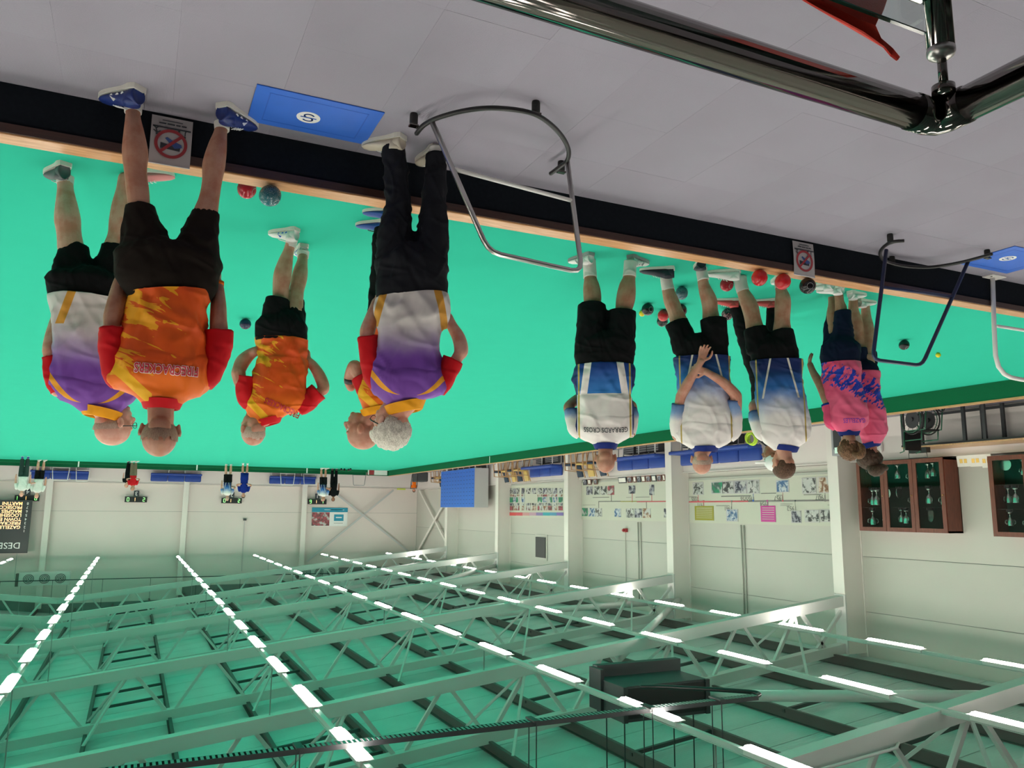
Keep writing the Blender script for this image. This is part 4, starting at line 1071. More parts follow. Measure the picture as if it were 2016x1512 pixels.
def purple_shirt(name, z0, z1, xc, zc, backy=True, hemz=1.):
    m = Mt(name, .6, spec=.25); x, y, z = m.xyz(); n = m.noise(7, 3)
    g = (z+(n-.5)*.10+(x-xc).abs()*.10).ss(z0, z1)
    c = m.mix(g, (.62, .58, .56), (.165, .055, .34))
    c = m.mix((z).ss(z1, z1+.25)*.45, c, (.30, .11, .50))
    ax = (x-xc).abs()
    crv = zc-((ax-.03)*(ax-.03))*4.2
    wd = (ax.ss(.03, .2))*.022
    st = ((z-crv).abs()-wd).lt(0.)*ax.gt(.045)
    c = m.mix(st, c, (.80, .34, .02))
    side = ((ax-(.15+(z-hemz)*.25)).abs().lt(.022))*(z.lt(hemz+.17))
    c = m.mix(side, c, (.62, .30, .04))
    m.color(c); crease(m); return m.m
def flame_shirt(name, xc, zb_, zt, s=1.):
    m = Mt(name, .55, spec=.25); x, y, z = m.xyz()
    u = (xc-x)/s; v = (z-zb_)/(zt-zb_)
    base = m.mix(v.ss(.62, .82), (.66, .075, .010), (.85, .17, .010))
    base = m.mix(m.noise(3, 2).ss(.4, .6)*.4, base, (.80, .13, .01))
    # flame streaks running up from the left side (world right) and hem
    nv = m.vec(u*3.0+v*2.0, 0., v*9.0-u*9.0)
    n = m.noise(1.1, 3, nv, .5, .9)
    lm = (u*-1.).ss(-.16, .17)            # strong on one side
    hem = 1.-v.ss(.12, .34)
    k = (n+lm*.26+hem*.05).gt(.735)
    c = m.mix(k*(v.lt(.78)), base, (.85, .36, .015))
    diag = ((v-.9)-(u+.10)*1.6).abs().lt(.055)*(u.lt(-.045))*(v.gt(.55))
    c = m.mix(diag, c, (.90, .46, .015))
    m.color(c); crease(m); return m.m
def white_blue(name, xc, zw, zt, mode='fade', hw=.2):
    m = Mt(name, .6, spec=.25); x, y, z = m.xyz(); ax = (x-xc).abs()
    W = (.84, .79, .76)
    if mode == 'panel':     # white back, royal blue lower panel with white side slots and gold piping
        g = (z+m.noise(6, 2)*.04).ss(zw-.02, zw+.10)
        low = m.mix((z).ss(zw-.25, zw+.04), (.008, .035, .20), (.04, .22, .60))
        c = m.mix(z.gt(zw-.0), low, W)
        slot = ((ax-(hw*.70+(zw-z)*-.15)).abs().lt(.028))*z.lt(zw)
        c = m.mix(slot, c, W)
        pip = ((ax-hw*.87).abs().lt(.007))
        c = m.mix(pip, c, (.5, .36, .08)); c = m.mix(ax.gt(hw*.93), c, (.008, .02, .12))
    else:
        g = (z+(m.noise(12, 4)-.5)*.10-ax*.35).ss(zw-.16, zw+.16)
        low = m.mix(z.ss(zw-.30, zw-.08), (.006, .018, .10), (.03, .15, .45))
        c = m.mix(g, low, W)
        sl = ((ax-(hw*.68+(z-zw)*.22)).abs().lt(.008))*z.lt(zw-.02)
        c = m.mix(sl, c, (.7, .66, .58))
        pip = ((ax-hw*.86).abs().lt(.006))
        c = m.mix(pip, c, (.45, .33, .08))
    m.color(c); crease(m); return m.m
def sleeve_wb(name, zlo, zhi):
    m = Mt(name, .6, spec=.25); x, y, z = m.xyz()
    g = (z+(m.noise(14, 4)-.5)*.06).ss(zlo, zhi)
    c = m.mix(g, (.008, .03, .18), (.84, .79, .76)); c = m.mix((g*(1.-g)*4.)*.6, c, (.05, .25, .6)); m.color(c); m.bump(m.noise(9, 3), .3, .02); return m.m
def pink_shirt(name, zb_, zt):
    m = Mt(name, .55, spec=.25); x, y, z = m.xyz(); v = (z-zb_)/(zt-zb_)
    n = m.noise(6, 3, m.vec(x*2.+z*2., y, z*5.-x*5.), .5, .6)
    d = v-.27+x*.9
    band = (d.abs().lt(.20))*((n+(.12-d.abs())*.6).gt(.52))
    c = m.mix((x*3.+m.noise(4, 2)).ss(.1, 1.), (.72, .11, .22), (.78, .065, .17)); c = m.mix(v.ss(.3, .6)*.4, c, (.80, .16, .28))
    c = m.mix(band, c, (.015, .045, .42)); m.color(c); crease(m); return m.m

class Frame:
    """local frame of a person: origin on the ground, x across the line of sight, y away from the camera"""
    def __init__(s, O):
        s.O = np.array([O[0], O[1], O[2]], float); h = np.array([s.O[0], s.O[1], 0.]); h /= np.linalg.norm(h)
        s.ey = h; s.ex = np.array([h[1], -h[0], 0.]); s.rz = math.atan2(-h[0], h[1])
        s.depth0 = float((RC.T @ (s.O-CAM))[2]*-1)
    def P(s, px, py, dy=0.):
        r = ray(px, py); t = (np.dot(s.O-CAM, s.ey)+dy)/np.dot(r, s.ey); p = CAM+t*r-s.O
        return Vector((float(np.dot(p, s.ex)), dy, float(p[2])))
    def m(s, rpx, z=1., dy=0.):
        p = s.O+s.ey*dy+np.array([0, 0, z]); d = -(RC.T @ (p-CAM))[2]; return rpx*d/FPX

def crom(arr, t):
    """Catmull-Rom interpolation of a list of vectors/tuples at t in 0..n-1"""
    n = len(arr); i = min(int(t), n-2); f = t-i
    g = lambda k: np.array(arr[max(0, min(n-1, k))], float)
    p0, p1, p2, p3 = g(i-1), g(i), g(i+1), g(i+2)
    r = .5*((2*p1)+(p2-p0)*f+(2*p0-5*p1+4*p2-p3)*f*f+(3*p1-p0-3*p2+p3)*f**3)
    return r

def loft_rings(mb, st, nr=40, ns=48, ex=2.3, cap=(True, True)):
    """horizontal elliptical rings; st rows = (x, y, z, a, b)"""
    vs = []; fs = []
    for j in range(nr+1):
        q = crom(st, (len(st)-1)*j/nr)
        for i in range(ns):
            th = 2*math.pi*i/ns; c, s_ = math.cos(th), math.sin(th)
            cx = abs(c)**(2/ex)*(1 if c >= 0 else -1); sy = abs(s_)**(2/ex)*(1 if s_ >= 0 else -1)
            vs.append((q[0]+max(q[3], .004)*cx, q[1]+max(q[4], .004)*sy, q[2]+(q[5]*cx if len(q) > 5 else 0)))
    for j in range(nr):
        for i in range(ns):
            k = (i+1) % ns; fs.append((j*ns+i, j*ns+k, (j+1)*ns+k, (j+1)*ns+i))
    if cap[0]: fs.append(tuple(range(ns-1, -1, -1)))
    if cap[1]: fs.append(tuple(nr*ns+i for i in range(ns)))
    return mb.add(vs, fs)
def tube_path(mb, pts, rad, nr=None, n=24, flat=1.):
    nr = nr or (len(pts)-1)*6
    rows = [tuple(p)+(r,) for p, r in zip(pts, rad)]
    P = []; R_ = []
    for j in range(nr+1):
        q = crom(rows, (len(rows)-1)*j/nr); P.append(Vector(q[:3])); R_.append(max(.003, q[3]))
    return mb.tube(P, R_, n, flat=flat)
def capsule_chain(mb, pts, rad, n=14):
    """limb: smooth tube with rounded ends"""
    tube_path(mb, pts, rad, (len(pts)-1)*6, n)
    mb.ell(pts[0], (rad[0],)*3, nu=n, nv=8); mb.ell(pts[-1], (rad[-1],)*3, nu=n, nv=8)

def fold_disp(me, amp, sc, seed, zstretch=1., fn=None):
    n = len(me.vertices); co = np.empty(n*3, 'f'); nm = np.empty(n*3, 'f')
    me.vertices.foreach_get('co', co); me.vertices.foreach_get('normal', nm); co = co.reshape(-1, 3); nm = nm.reshape(-1, 3)
    out = co.copy(); o1 = Vector((3, 1, 7)); o2 = Vector((9, 2, 4))
    for i in range(n):
        x, y, z = co[i]; p = Vector((x*sc+seed, y*sc, z*sc*zstretch))
        d = noise.noise(p)+.4*noise.noise(p*2.3+o1)
        q = Vector(((x+.45*z)*sc*1.7+seed*2, y*sc*.8, (z-.5*abs(x))*sc*.55)); k1 = noise.noise(q+o2); k2 = noise.noise(Vector((q.x*.8-z*sc*1.1, q.y, q.z*1.5))+o1)
        r = max(0., 1-abs(k1)*6)*.55+max(0., 1-abs(k2)*7)*.45-.3
        r = -r
        a = amp*(fn(Vector((x, y, z))) if fn else 1.)
        out[i] = co[i]+nm[i]*(a*(d*.9-r*.8))
    me.vertices.foreach_set('co', out.ravel()); me.update()

def remesh_obj(o, voxel, smooth=2):
    md = o.modifiers.new('r', 'REMESH'); md.mode = 'VOXEL'; md.voxel_size = voxel; md.use_smooth_shade = True
    if smooth:
        s_ = o.modifiers.new('s', 'SMOOTH'); s_.factor = .5; s_.iterations = smooth
    par_ = o.parent; o.parent = None; me = evaluate(o); o.parent = par_; me.name = o.name
    o.modifiers.clear(); old = o.data; mats = [m for m in old.materials]; o.data = me; bpy.data.meshes.remove(old)
    me.materials.clear()
    for m in mats: me.materials.append(m)
    me.polygons.foreach_set('use_smooth', [True]*len(me.polygons)); me.polygons.foreach_set('material_index', [0]*len(me.polygons))
    return o

def hand_geo(mb, wr, d, nrm, side=1, curl=.5, s=1., spread=.12, thumb=.6):
    """wr wrist point, d direction of the fingers, nrm normal of the back of the hand"""
    d = Vector(d).normalized(); nrm = Vector(nrm); nrm = (nrm-d*nrm.dot(d)).normalized(); ac = d.cross(nrm)*side
    wr = Vector(wr)
    for k in range(4):
        o = (-.030+.020*k)*s; kn = wr+d*(.085-.004*abs(k-1.2))*s+ac*o
        mb.tube([wr+ac*o*.6, (wr+kn)/2+ac*o*.1+nrm*.003*s, kn], [.015*s, .0145*s, .0115*s], 10); mb.ell(kn, (.0115*s,)*3, nu=10, nv=6)
        L_ = (.078, .086, .080, .062)[k]*s; a = curl*.55; p = kn; dd = (d+ac*spread*(k-1.5)*.45).normalized(); pts = [p]; rr = [.0098*s]
        for q, f in enumerate((.45, .31, .24)):
            ang = a*(.8+q*.5); dv = (dd*math.cos(ang)-nrm*math.sin(ang)); a_ = dv; p = p+dv*L_*f; pts.append(p); rr.append((.0090, .0084, .0074)[q]*s); a += curl*.75
        mb.tube(pts, rr, 10); mb.ell(pts[-1], (rr[-1],)*3, nu=8, nv=6)
        for q in pts[1:-1]: mb.ell(q, (.0088*s,)*3, nu=8, nv=6)
    b_ = wr+d*.022*s-ac*.026*s
    t1 = b_+(d*.55-ac*.75-nrm*.25*thumb).normalized()*.042*s; t2 = t1+(d*.9-ac*.25-nrm*.3*thumb).normalized()*.034*s; t3 = t2+(d*.95+ac*.1-nrm*.3*thumb).normalized()*.026*s
    mb.tube([wr+d*.01*s-ac*.012*s, b_, t1, t2, t3], [.015*s, .015*s, .0115*s, .0105*s, .0085*s], 10); mb.ell(t3, (.0085*s,)*3, nu=8, nv=6)
    mb.ell(wr+d*.045*s, (.030*s, .030*s, .016*s), Matrix((ac, d, nrm)).transposed(), 14, 8)

def head_geo(mb, hc, R3, s=1., jaw=1.):
    def P(x, y, z): return hc+R3 @ Vector((x*s, y*s, z*s))
    def E(c, r): mb.ell(P(*c), tuple(v*s for v in r), R3, 20, 14)
    E((0, -.012, .028), (.076, .097, .084)); E((0, .004, .0), (.073, .085, .075)); E((0, .035, -.045), (.056*jaw, .055, .068)); E((0, .03, -.07), (.050*jaw, .048, .04))
    E((0, .070, -.095), (.022, .018, .018)); E((0, .074, .020), (.050, .018, .013)); E((.033, .062, -.030), (.022, .024, .022)); E((-.033, .062, -.030), (.022, .024, .022))
    mb.tube([P(0, .086, .006), P(0, .098, -.014), P(0, .109, -.036)], [.008*s, .010*s, .0135*s], 10); E((0, .108, -.038), (.014, .012, .010)); E((.010, .096, -.042), (.008, .010, .007)); E((-.010, .096, -.042), (.008, .010, .007))
    E((0, .086, -.064), (.023, .010, .006)); E((0, .085, -.074), (.020, .010, .007)); E((0, -.075, -.02), (.05, .03, .05))
    for sg in (-1, 1):
        c = P(sg*.080, -.008, -.016); RR = R3 @ Matrix.Rotation(sg*-.35, 3, 'Z')
        mb.ell(c, (.009*s, .019*s, .032*s), RR, 12, 10); mb.ell(P(sg*.088, -.016, .000), (.006*s, .013*s, .019*s), RR, 10, 8)

def hair_obj(par, hc, R3, s, style, mat, name='hair'):
    mb = MB(); nu, nv = 72, 48; vs = []; keep = {}
    for j in range(nv+1):
        ph = math.pi*j/nv
        for i in range(nu):
            th = 2*math.pi*i/nu
            n = Vector((math.sin(ph)*math.cos(th), math.sin(ph)*math.sin(th), math.cos(ph)))
            x, y, z = n.x*.079, n.y*.100-.012, n.z*.087+.026
            t = .0
            if style == 'short': t = .006; ok = (z > .035+(y-.03)*.9) if y > -.02 else (z > -.055-(y+.02)*.1)
            elif style == 'full': t = .018; ok = (z > .03+(y-.02)*1.0) if y > -.02 else (z > -.075)
            elif style == 'fringe': t = .004; ok = (-.065 < z < .022) and (y < .0+.0*z)
            elif style == 'crop': t = .002; ok = (-.06+.02*noise.noise(n*3) < z < .045+.03*noise.noise(n*5)) and y < .01
            elif style == 'long': t = .020; ok = (z > .02+(y-.03)*.9) if y > .0 else (z > -.085)
            q = noise.noise(Vector((n.x*7, n.y*7, n.z*(3 if style in ('full', 'long') else 7)))+Vector((s*9, 0, 0)))
            rr = 1+(t+t*.5*q)/.085
            if style in ('full',): rr += .012*abs(math.sin(9*th+6*n.z+2*q)) * (1-abs(n.z)**4)
            if style == 'long': rr += .03*abs(math.sin(6*math.atan2(n.x, n.z)+2*q))
            keep[(j, i)] = ok
            vs.append(hc+R3 @ (Vector((n.x*.079*rr, n.y*.100*rr-.012, n.z*.087*rr+.026))*s))
    fs = []
    for j in range(nv):
        for i in range(nu):
            k = (i+1) % nu
            if keep[(j, i)] and keep[(j+1, i)] and keep[(j+1, k)] and keep[(j, k)]: fs.append((j*nu+i, (j+1)*nu+i, (j+1)*nu+k, j*nu+k))
    used_ = sorted({q for f in fs for q in f}); mp = {q: i for i, q in enumerate(used_)}
    mb.add([vs[q] for q in used_], [tuple(mp[q] for q in f) for f in fs])
    o = mb.build(name, mat, par, smooth=True)
    return o
def hair_mat(name, a, b, fine=True):
    m = Mt(name, .6, spec=.3); x, y, z = m.xyz()
    n = m.noise(60, 3, m.vec(x*4., y*4., z*1.), .6, 1.); m.color(m.mix(n.ss(.35, .65), a, b)); m.bump(n, .6, .004); return m.m
HM = {'stub': hair_mat('cropped_stubble', (.26, .16, .11), (.36, .24, .17)), 'white': hair_mat('white_hair', (.45, .41, .34), (.86, .82, .72)), 'greycrop': hair_mat('grey_cropped_hair', (.26, .18, .14), (.40, .30, .24)), 'brown': hair_mat('brown_hair', (.045, .022, .012), (.16, .085, .05)),
      'greyfringe': hair_mat('grey_fringe', (.48, .33, .26), (.62, .47, .38)), 'blond': hair_mat('dark_blond_hair', (.035, .016, .008), (.24, .12, .055)), 'dark': hair_mat('dark_hair', (.018, .01, .006), (.09, .05, .03)), 'blonde': hair_mat('fair_hair', (.4, .28, .16), (.6, .48, .3))}

def rot3(yaw, pitch=0., roll=0.):
    """yaw 0 = facing away from the camera (+y); positive turns towards -x (image right in the upside-down picture)"""
    return Matrix.Rotation(yaw, 3, 'Z') @ Matrix.Rotation(pitch, 3, 'X') @ Matrix.Rotation(roll, 3, 'Y')

def shoe(par, heel, toe, w_, upper, solem, hgt=.085, laces=None, up2=None, ank=None):
    """heel and toe on the ground (local); upper + sole + laces"""
    heel = Vector(heel); toe = Vector(toe); L_ = (toe-heel).length; d = (toe-heel).normalized(); x = Vector((d.y, -d.x, 0)).normalized(); z = x.cross(d)
    if z.z < 0: z = -z
    def outline(t):  # half width, inner offset
        if t < .12: hw = .62+.22*math.sin(t/.12*math.pi/2)
        elif t < .45: hw = .84-.08*math.sin((t-.12)/.33*math.pi)
        elif t < .72: hw = .84+.16*math.sin((t-.45)/.27*math.pi/2)
        else: hw = math.sqrt(max(0, 1-((t-.72)/.30)**2))
        return max(.12, hw)*w_/2
    T = [0, .02, .06, .12, .2, .3, .4, .5, .6, .7, .78, .85, .91, .96, .99]
    mb = MB(); rows = []
    ns = 20
    def H(t): return hgt*(1.0 if t < .28 else (1.0-(t-.28)/.3*.34 if t < .58 else .66-(t-.58)/.42*.34)) * (1 if t < .93 else .85)
    vs = []
    for t in T:
        for i in range(ns):
            a = 2*math.pi*i/ns; c, s_ = math.cos(a), math.sin(a)
            hz = H(t)-.012; wz = outline(t)*.95
            zz = .012+hz*(.5+.5*s_) if s_ < 0 else .012+hz*.5+hz*.5*s_
            pinch = 1.0 if s_ < .0 else (1-.30*s_*s_)
            vs.append(heel+d*(L_*t+(.012 if t < .01 else 0))+x*(wz*c*pinch)+z*zz)
    n_ = len(T); fs = [(j*ns+i, j*ns+(i+1) % ns, (j+1)*ns+(i+1) % ns, (j+1)*ns+i) for j in range(n_-1) for i in range(ns)]
    fs += [tuple(range(ns-1, -1, -1)), tuple((n_-1)*ns+i for i in range(ns))]
    mb.add(vs, fs)
    mb.lathe([(.036, 0), (.040, .03), (.042, hgt*.5), (.041, hgt*.62)], heel+d*.055+Vector((0, 0, .03)), 18)
    o = mb.build('shoe', upper, par, smooth=True)
    mb = MB(); out = [(t, 1) for t in T]+[(t, -1) for t in T[::-1]]
    for zz0, zz1 in ((0, .019),):
        lo = [heel+d*(L_*t*1.0)+x*(outline(t)*sg*1.03) for t, sg in out]
        up_ = [heel+d*(L_*t*1.0)+x*(outline(t)*sg*1.0)+z*(zz1+(.008 if t < .3 else 0)) for t, sg in out]
        m_ = len(lo); mb.add(lo+up_, [tuple(range(m_-1, -1, -1)), tuple(range(m_, 2*m_))]+[(i, (i+1) % m_, m_+(i+1) % m_, m_+i) for i in range(m_)])
    mb.build('sole', solem, o)
    if laces:
        mb = MB()
        for k in range(4):
            t = .38+.07*k; p = heel+d*L_*t+z*(H(t)+.006); q = x*(w_*.15)
            mb.tube([p-q, p+z*.004, p+q+d*.008], .0028, 6)
        mb.build('laces', laces, o, smooth=True)
    if up2:
        mb = MB()
        for sg in (-1, 1):
            for t in (.3, .42, .55):
                p = heel+d*L_*t+x*(sg*outline(t)*.93)+z*.035; mb.beam(p, p+z*.03-x*(sg*.010)-d*.02, .016, .003, up=tuple(x))
        mb.build('side_stripes', up2, o)
    return o

def person(fr, label, spec, group=None):
    """spec: everything in the local frame (metres)"""
    g = spec; vox = g.get('vox', .0065)
    root = empty('person', fr.O, fr.rz, label, 'person', group)
    sk = g['skin']; body = MB()
    # legs
    for lg in g['legs']:   # thinner where the clothes cover it
        hz = max(q['pts'][-1][2] for q in g['pants']['legs'])
        capsule_chain(body, lg['pts'], [r*(.80 if p[2] > hz+.02 else 1.) for p, r in zip(lg['pts'], lg['rad'])])
    # torso core
    tor = [(s_[0], s_[1], s_[2], s_[3]*.86, s_[4]*.84) for s_ in g['torso']]
    loft_rings(body, tor, 16, 20, 2.2)
    # neck
    hc = Vector(g['head']); R3 = g['headrot']; hs = g.get('hs', 1.)
    nb = Vector(g['neck']); nt2 = hc+R3 @ (Vector((0, -.028, -.055))*hs)
    nr_ = g.get('nr', .056)
    tube_path(body, [nb-Vector((0, 0, .05)), nb, nb.lerp(nt2, .5), nt2, nt2+Vector((0, 0, .02))], [nr_*1.5, nr_*1.15, nr_, nr_*.98, nr_*.9], 12, 16)
    head_geo(body, hc, R3, hs, g.get('jaw', 1.))
    for ar in g['arms']:
        sz = min([min(q['pts'][-1][2] for q in g['sleeves'])] if g.get('sleeves') else [9.])
        capsule_chain(body, ar['pts'], [r*((.62, .78)[min(i, 1)] if (i < 2 or (p[2] > sz+.03 and i < 3)) else 1.) for i, (p, r) in enumerate(zip(ar['pts'], ar['rad']))], 12)
        if 'hand' in ar: hand_geo(body, ar['pts'][-1], *ar['hand'][:2], **ar['hand'][2])
    bo = remesh_obj(body.build('body', SK[sk], root, clean=False), vox, g.get('sm', 2))
    # eyes
    if g.get('eyes', True) and vox < .012:
        for sg in (-1, 1):
            e = MB().ell(hc+R3 @ (Vector((sg*.030, .073, .002))*hs), (.0110*hs,)*3, nu=14, nv=10).build('eye', M['white'], root, smooth=True)
            MB().ell(hc+R3 @ (Vector((sg*.030, .0815, .002))*hs), (.0055*hs, .004*hs, .0055*hs), R3, 10, 8).build('iris', M['darkprint'], e, smooth=True)
    # shirt
    sh = g['shirt']; nr = 64 if vox < .012 else 14; ns = 72 if vox < .012 else 16
    if vox < .012:
        mb = MB(); loft_rings(mb, sh['st'], nr, ns, sh.get('ex', 2.35), (True, True))
        so = mb.build('shirt', sh['mat'], root, smooth=True)
        zt = sh['st'][-1][2]; z0 = sh['st'][0][2]; sd = g.get('seed', 0)
        def fa(c):
            v = (c.z-z0)/max(.01, zt-z0)
            return (1.25 if v < .35 else .8)*min(1., v*8+.25)*min(1., (1-v)*6)
        fold_disp(so.data, sh.get('amp', .014)*1.7, 5.2, sd*3.3, .75, fa)
    else:
        mb = MB(); loft_rings(mb, sh['st'], nr, ns, 2.3); so = mb.build('shirt', sh['mat'], root, smooth=True)
    for i, sl in enumerate(g.get('sleeves', [])):
        mb = MB(); p = [Vector(q) for q in sl['pts']]; tube_path(mb, p, sl['rad'], 14, 28 if vox < .012 else 10)
        o = mb.build('sleeve', sl['mat'], root, smooth=True)
        if vox < .012: fold_disp(o.data, .008, 9, i*5+g.get('seed', 0), 1.)
        if sl.get('trim'):
            e = p[-1]; d = (p[-1]-p[-2]).normalized(); MB().tube([e-d*.012, e+d*.006], sl['rad'][-1]*1.03, 24).build('cuff', sl['trim'], o, smooth=True)
    if g.get('collar'):
        c = g['collar']; mb = MB()
        P0 = Vector(c['c']); tl = c.get('tilt', (0., 0.)); h_ = c.get('h', .035)
        for a0, r0, z0 in ((0, 1.0, 0),):
            vs = []; n_ = 40
            for (rr, zz) in ((1.28, -.012), (1.06, h_*.9), (.98, h_), (.92, h_*.5), (.96, -.02)):
                for i in range(n_):
                    th = 2*math.pi*i/n_; x = math.cos(th)*c['a']*rr; y = math.sin(th)*c['b']*rr
                    vs.append(P0+Vector((x, y, zz+tl[0]*x+tl[1]*y)))
            fs = [(j*n_+i, j*n_+(i+1) % n_, (j+1)*n_+(i+1) % n_, (j+1)*n_+i) for j in range(4) for i in range(n_)]
            mb.add(vs, fs)
        mb.build('collar', c['mat'], so, smooth=True)
    # shorts / trousers
    pt = g['pants']; mb = MB(); q_ = pt['st'][-1]; loft_rings(mb, list(pt['st'][:-1])+[(q_[0], q_[1], q_[2], q_[3]*.5, q_[4]*.75)], 20, 28, 2.3)
    for lg in pt['legs']: tube_path(mb, lg['pts'], lg['rad'], 20, 22)
    po = mb.build(pt.get('name', 'shorts'), pt['mat'], root, clean=False)
    remesh_obj(po, max(.011, vox*1.4), 3)
    if vox < .012:
        zh = sh['st'][0][2]; zl_ = max(q['pts'][-1][2] for q in pt['legs'])
        fold_disp(po.data, pt.get('amp', .010)*1.5, 6.5, g.get('seed', 0)+11, .7, lambda c: max(0., min(1., (zh-.02-c.z)*14))*max(0., min(1., (c.z-zl_)*12)))
    # socks
    for s_ in g.get('socks', []):
        mb = MB(); tube_path(mb, s_['pts'], s_['rad'], 8, 20); mb.build('sock', s_.get('mat', CL['sock']), root, smooth=True)
    for s_ in g['shoes']:
        shoe(root, s_['h'], s_['t'], s_.get('w', .10), s_['up'], s_['sole'], s_.get('hg', .085), s_.get('laces'), s_.get('up2'))
    if g.get('hair'): hair_obj(root, hc, R3, hs, g['hair'][0], HM[g['hair'][1]])
    if g.get('glasses'):
        mb = MB(); Pg = lambda x, y, z: hc+R3 @ (Vector((x, y, z))*hs)
        for sg in (-1, 1):
            mb.tube([Pg(sg*.032+.022*math.cos(t), .102-.004*abs(math.cos(t)), .002+.016*math.sin(t)) for t in [2*math.pi*i/18 for i in range(18)]], .0018, 6, closed=True)
            mb.tube([Pg(sg*.055, .098, .006), Pg(sg*.079, .06, .006), Pg(sg*.084, -.005, .006), Pg(sg*.082, -.025, -.01)], .0036, 6)
        mb.tube([Pg(-.01, .103, .004), Pg(.01, .103, .004)], .0018, 6); mb.build('glasses', M['black'], root, smooth=True)
    if g.get('text'):
        tx = g['text']
        bv = BVHTree.FromPolygons([v.co.copy() for v in so.data.vertices], [tuple(p.vertices) for p in so.data.polygons])
        for off, mt_, ys in ((tx.get('outline', 0), tx.get('omat', M['white']), .0035), (0, tx['mat'], .0050)):
            if off == 0 and ys < .004: continue
            me = text_mesh(tx['s'], tx['size'], off+tx.get('bold', 0))
            bm = bmesh.new(); bm.from_mesh(me); bmesh.ops.triangulate(bm, faces=bm.faces)
            bmesh.ops.subdivide_edges(bm, edges=[e for e in bm.edges if e.calc_length() > .012], cuts=2, use_grid_fill=True); bm.to_mesh(me); bm.free()
            ca, sa = math.cos(tx.get('rot', 0)), math.sin(tx.get('rot', 0)); wdt = tx.get('sx', 1.); arc = tx.get('arc', 0.)
            for v in me.vertices:
                u, w2 = v.co.x*wdt, v.co.y; w2 += arc*u*u
                x = tx['c'][0]+u*ca-w2*sa; z = tx['c'][1]+u*sa+w2*ca
                hit = bv.ray_cast(Vector((x, -2, z)), Vector((0, 1, 0)))
                y = hit[0].y if hit[0] is not None else 0.
                v.co = Vector((x, y-ys-.002, z))
            me.materials.clear(); me.materials.append(mt_)
            o = bpy.data.objects.new('lettering', me); col.objects.link(o); o.parent = so
    for nm, mbx, mt_ in g.get('extra', []):
        mbx.build(nm, mt_, root, smooth=True)
    return root

SHOE = {'blue': plain('blue_shoe', (.008, .025, .16), .45, nscale=40, namt=.2), 'cream': plain('cream_shoe', (.62, .55, .44), .6), 'white': plain('white_shoe', (.72, .72, .70), .55, nscale=60, namt=.08), 'greymesh': plain('grey_shoe', (.10, .115, .12), .7), 'navy': plain('navy_shoe', (.012, .016, .03), .55), 'redshoe': plain('red_shoe', (.55, .06, .06), .6), 'royal': plain('royal_shoe', (.01, .06, .30), .5), 'pinkwhite': plain('pink_white_shoe', (.55, .2, .2), .6)}
SOLE = plain('white_sole', (.74, .71, .65), .5); SOLEG = plain('grey_sole', (.3, .3, .3), .5)
def pxspec(fr):
    """pixel helpers for one person"""
    P = fr.P
    def R_(px, py, r, dy=0.): p = P(px, py, dy); return fr.m(r, p.z, dy)
    def ring(px, py, hw, b, dy=0., tilt=0.):
        p = P(px, py, dy); return (p.x, dy, p.z, fr.m(hw, p.z, dy), b, tilt)
    def limb(rows):   # rows (px, py, r_px, dy)
        return dict(pts=[P(a, b_, d) for a, b_, r, d in rows], rad=[R_(a, b_, r, d) for a, b_, r, d in rows])
    return P, R_, ring, limb
def ground(fr, px, py):
    w_ = V(atz(px, py, fr.O[2]))-Vector(fr.O); return Vector((w_.dot(Vector(fr.ex)), w_.dot(Vector(fr.ey)), 0))
def no(t):  # (x,y,z,a,b) rows from ring rows
    return [s_[:5] for s_ in t]
def legrows(fr, rows, ya):
    P, R_, ring, limb = pxspec(fr); n = len(rows)
    return limb([(a, b, r, ya*(1-i/(n-1))) for i, (a, b, r) in enumerate(rows)])
def rings(fr, rows, dy=0.):
    P, R_, ring, limb = pxspec(fr)
    return [ring(a, b, hw, d, dy+(q[0] if q else 0.), (q[1] if len(q) > 1 else 0.)) for a, b, hw, d, *q in rows]
def shoe_s(fr, h, t, up, w=.10, sole=SOLE, L=.285, hg=.085, **k):
    h = ground(fr, *h); t = ground(fr, *t); d = (t-h); d.z = 0
    t = h+d.normalized()*L
    return dict(h=h, t=t, w=w, up=up, sole=sole, hg=hg, **k)
def arm(fr, rows, hand=None):
    P, R_, ring, limb = pxspec(fr); a = limb(rows)
    if hand: a['hand'] = hand
    return a
def slv(fr, rows, mat, trim=None):
    P, R_, ring, limb = pxspec(fr); a = limb(rows); a['mat'] = mat; a['trim'] = trim; return a

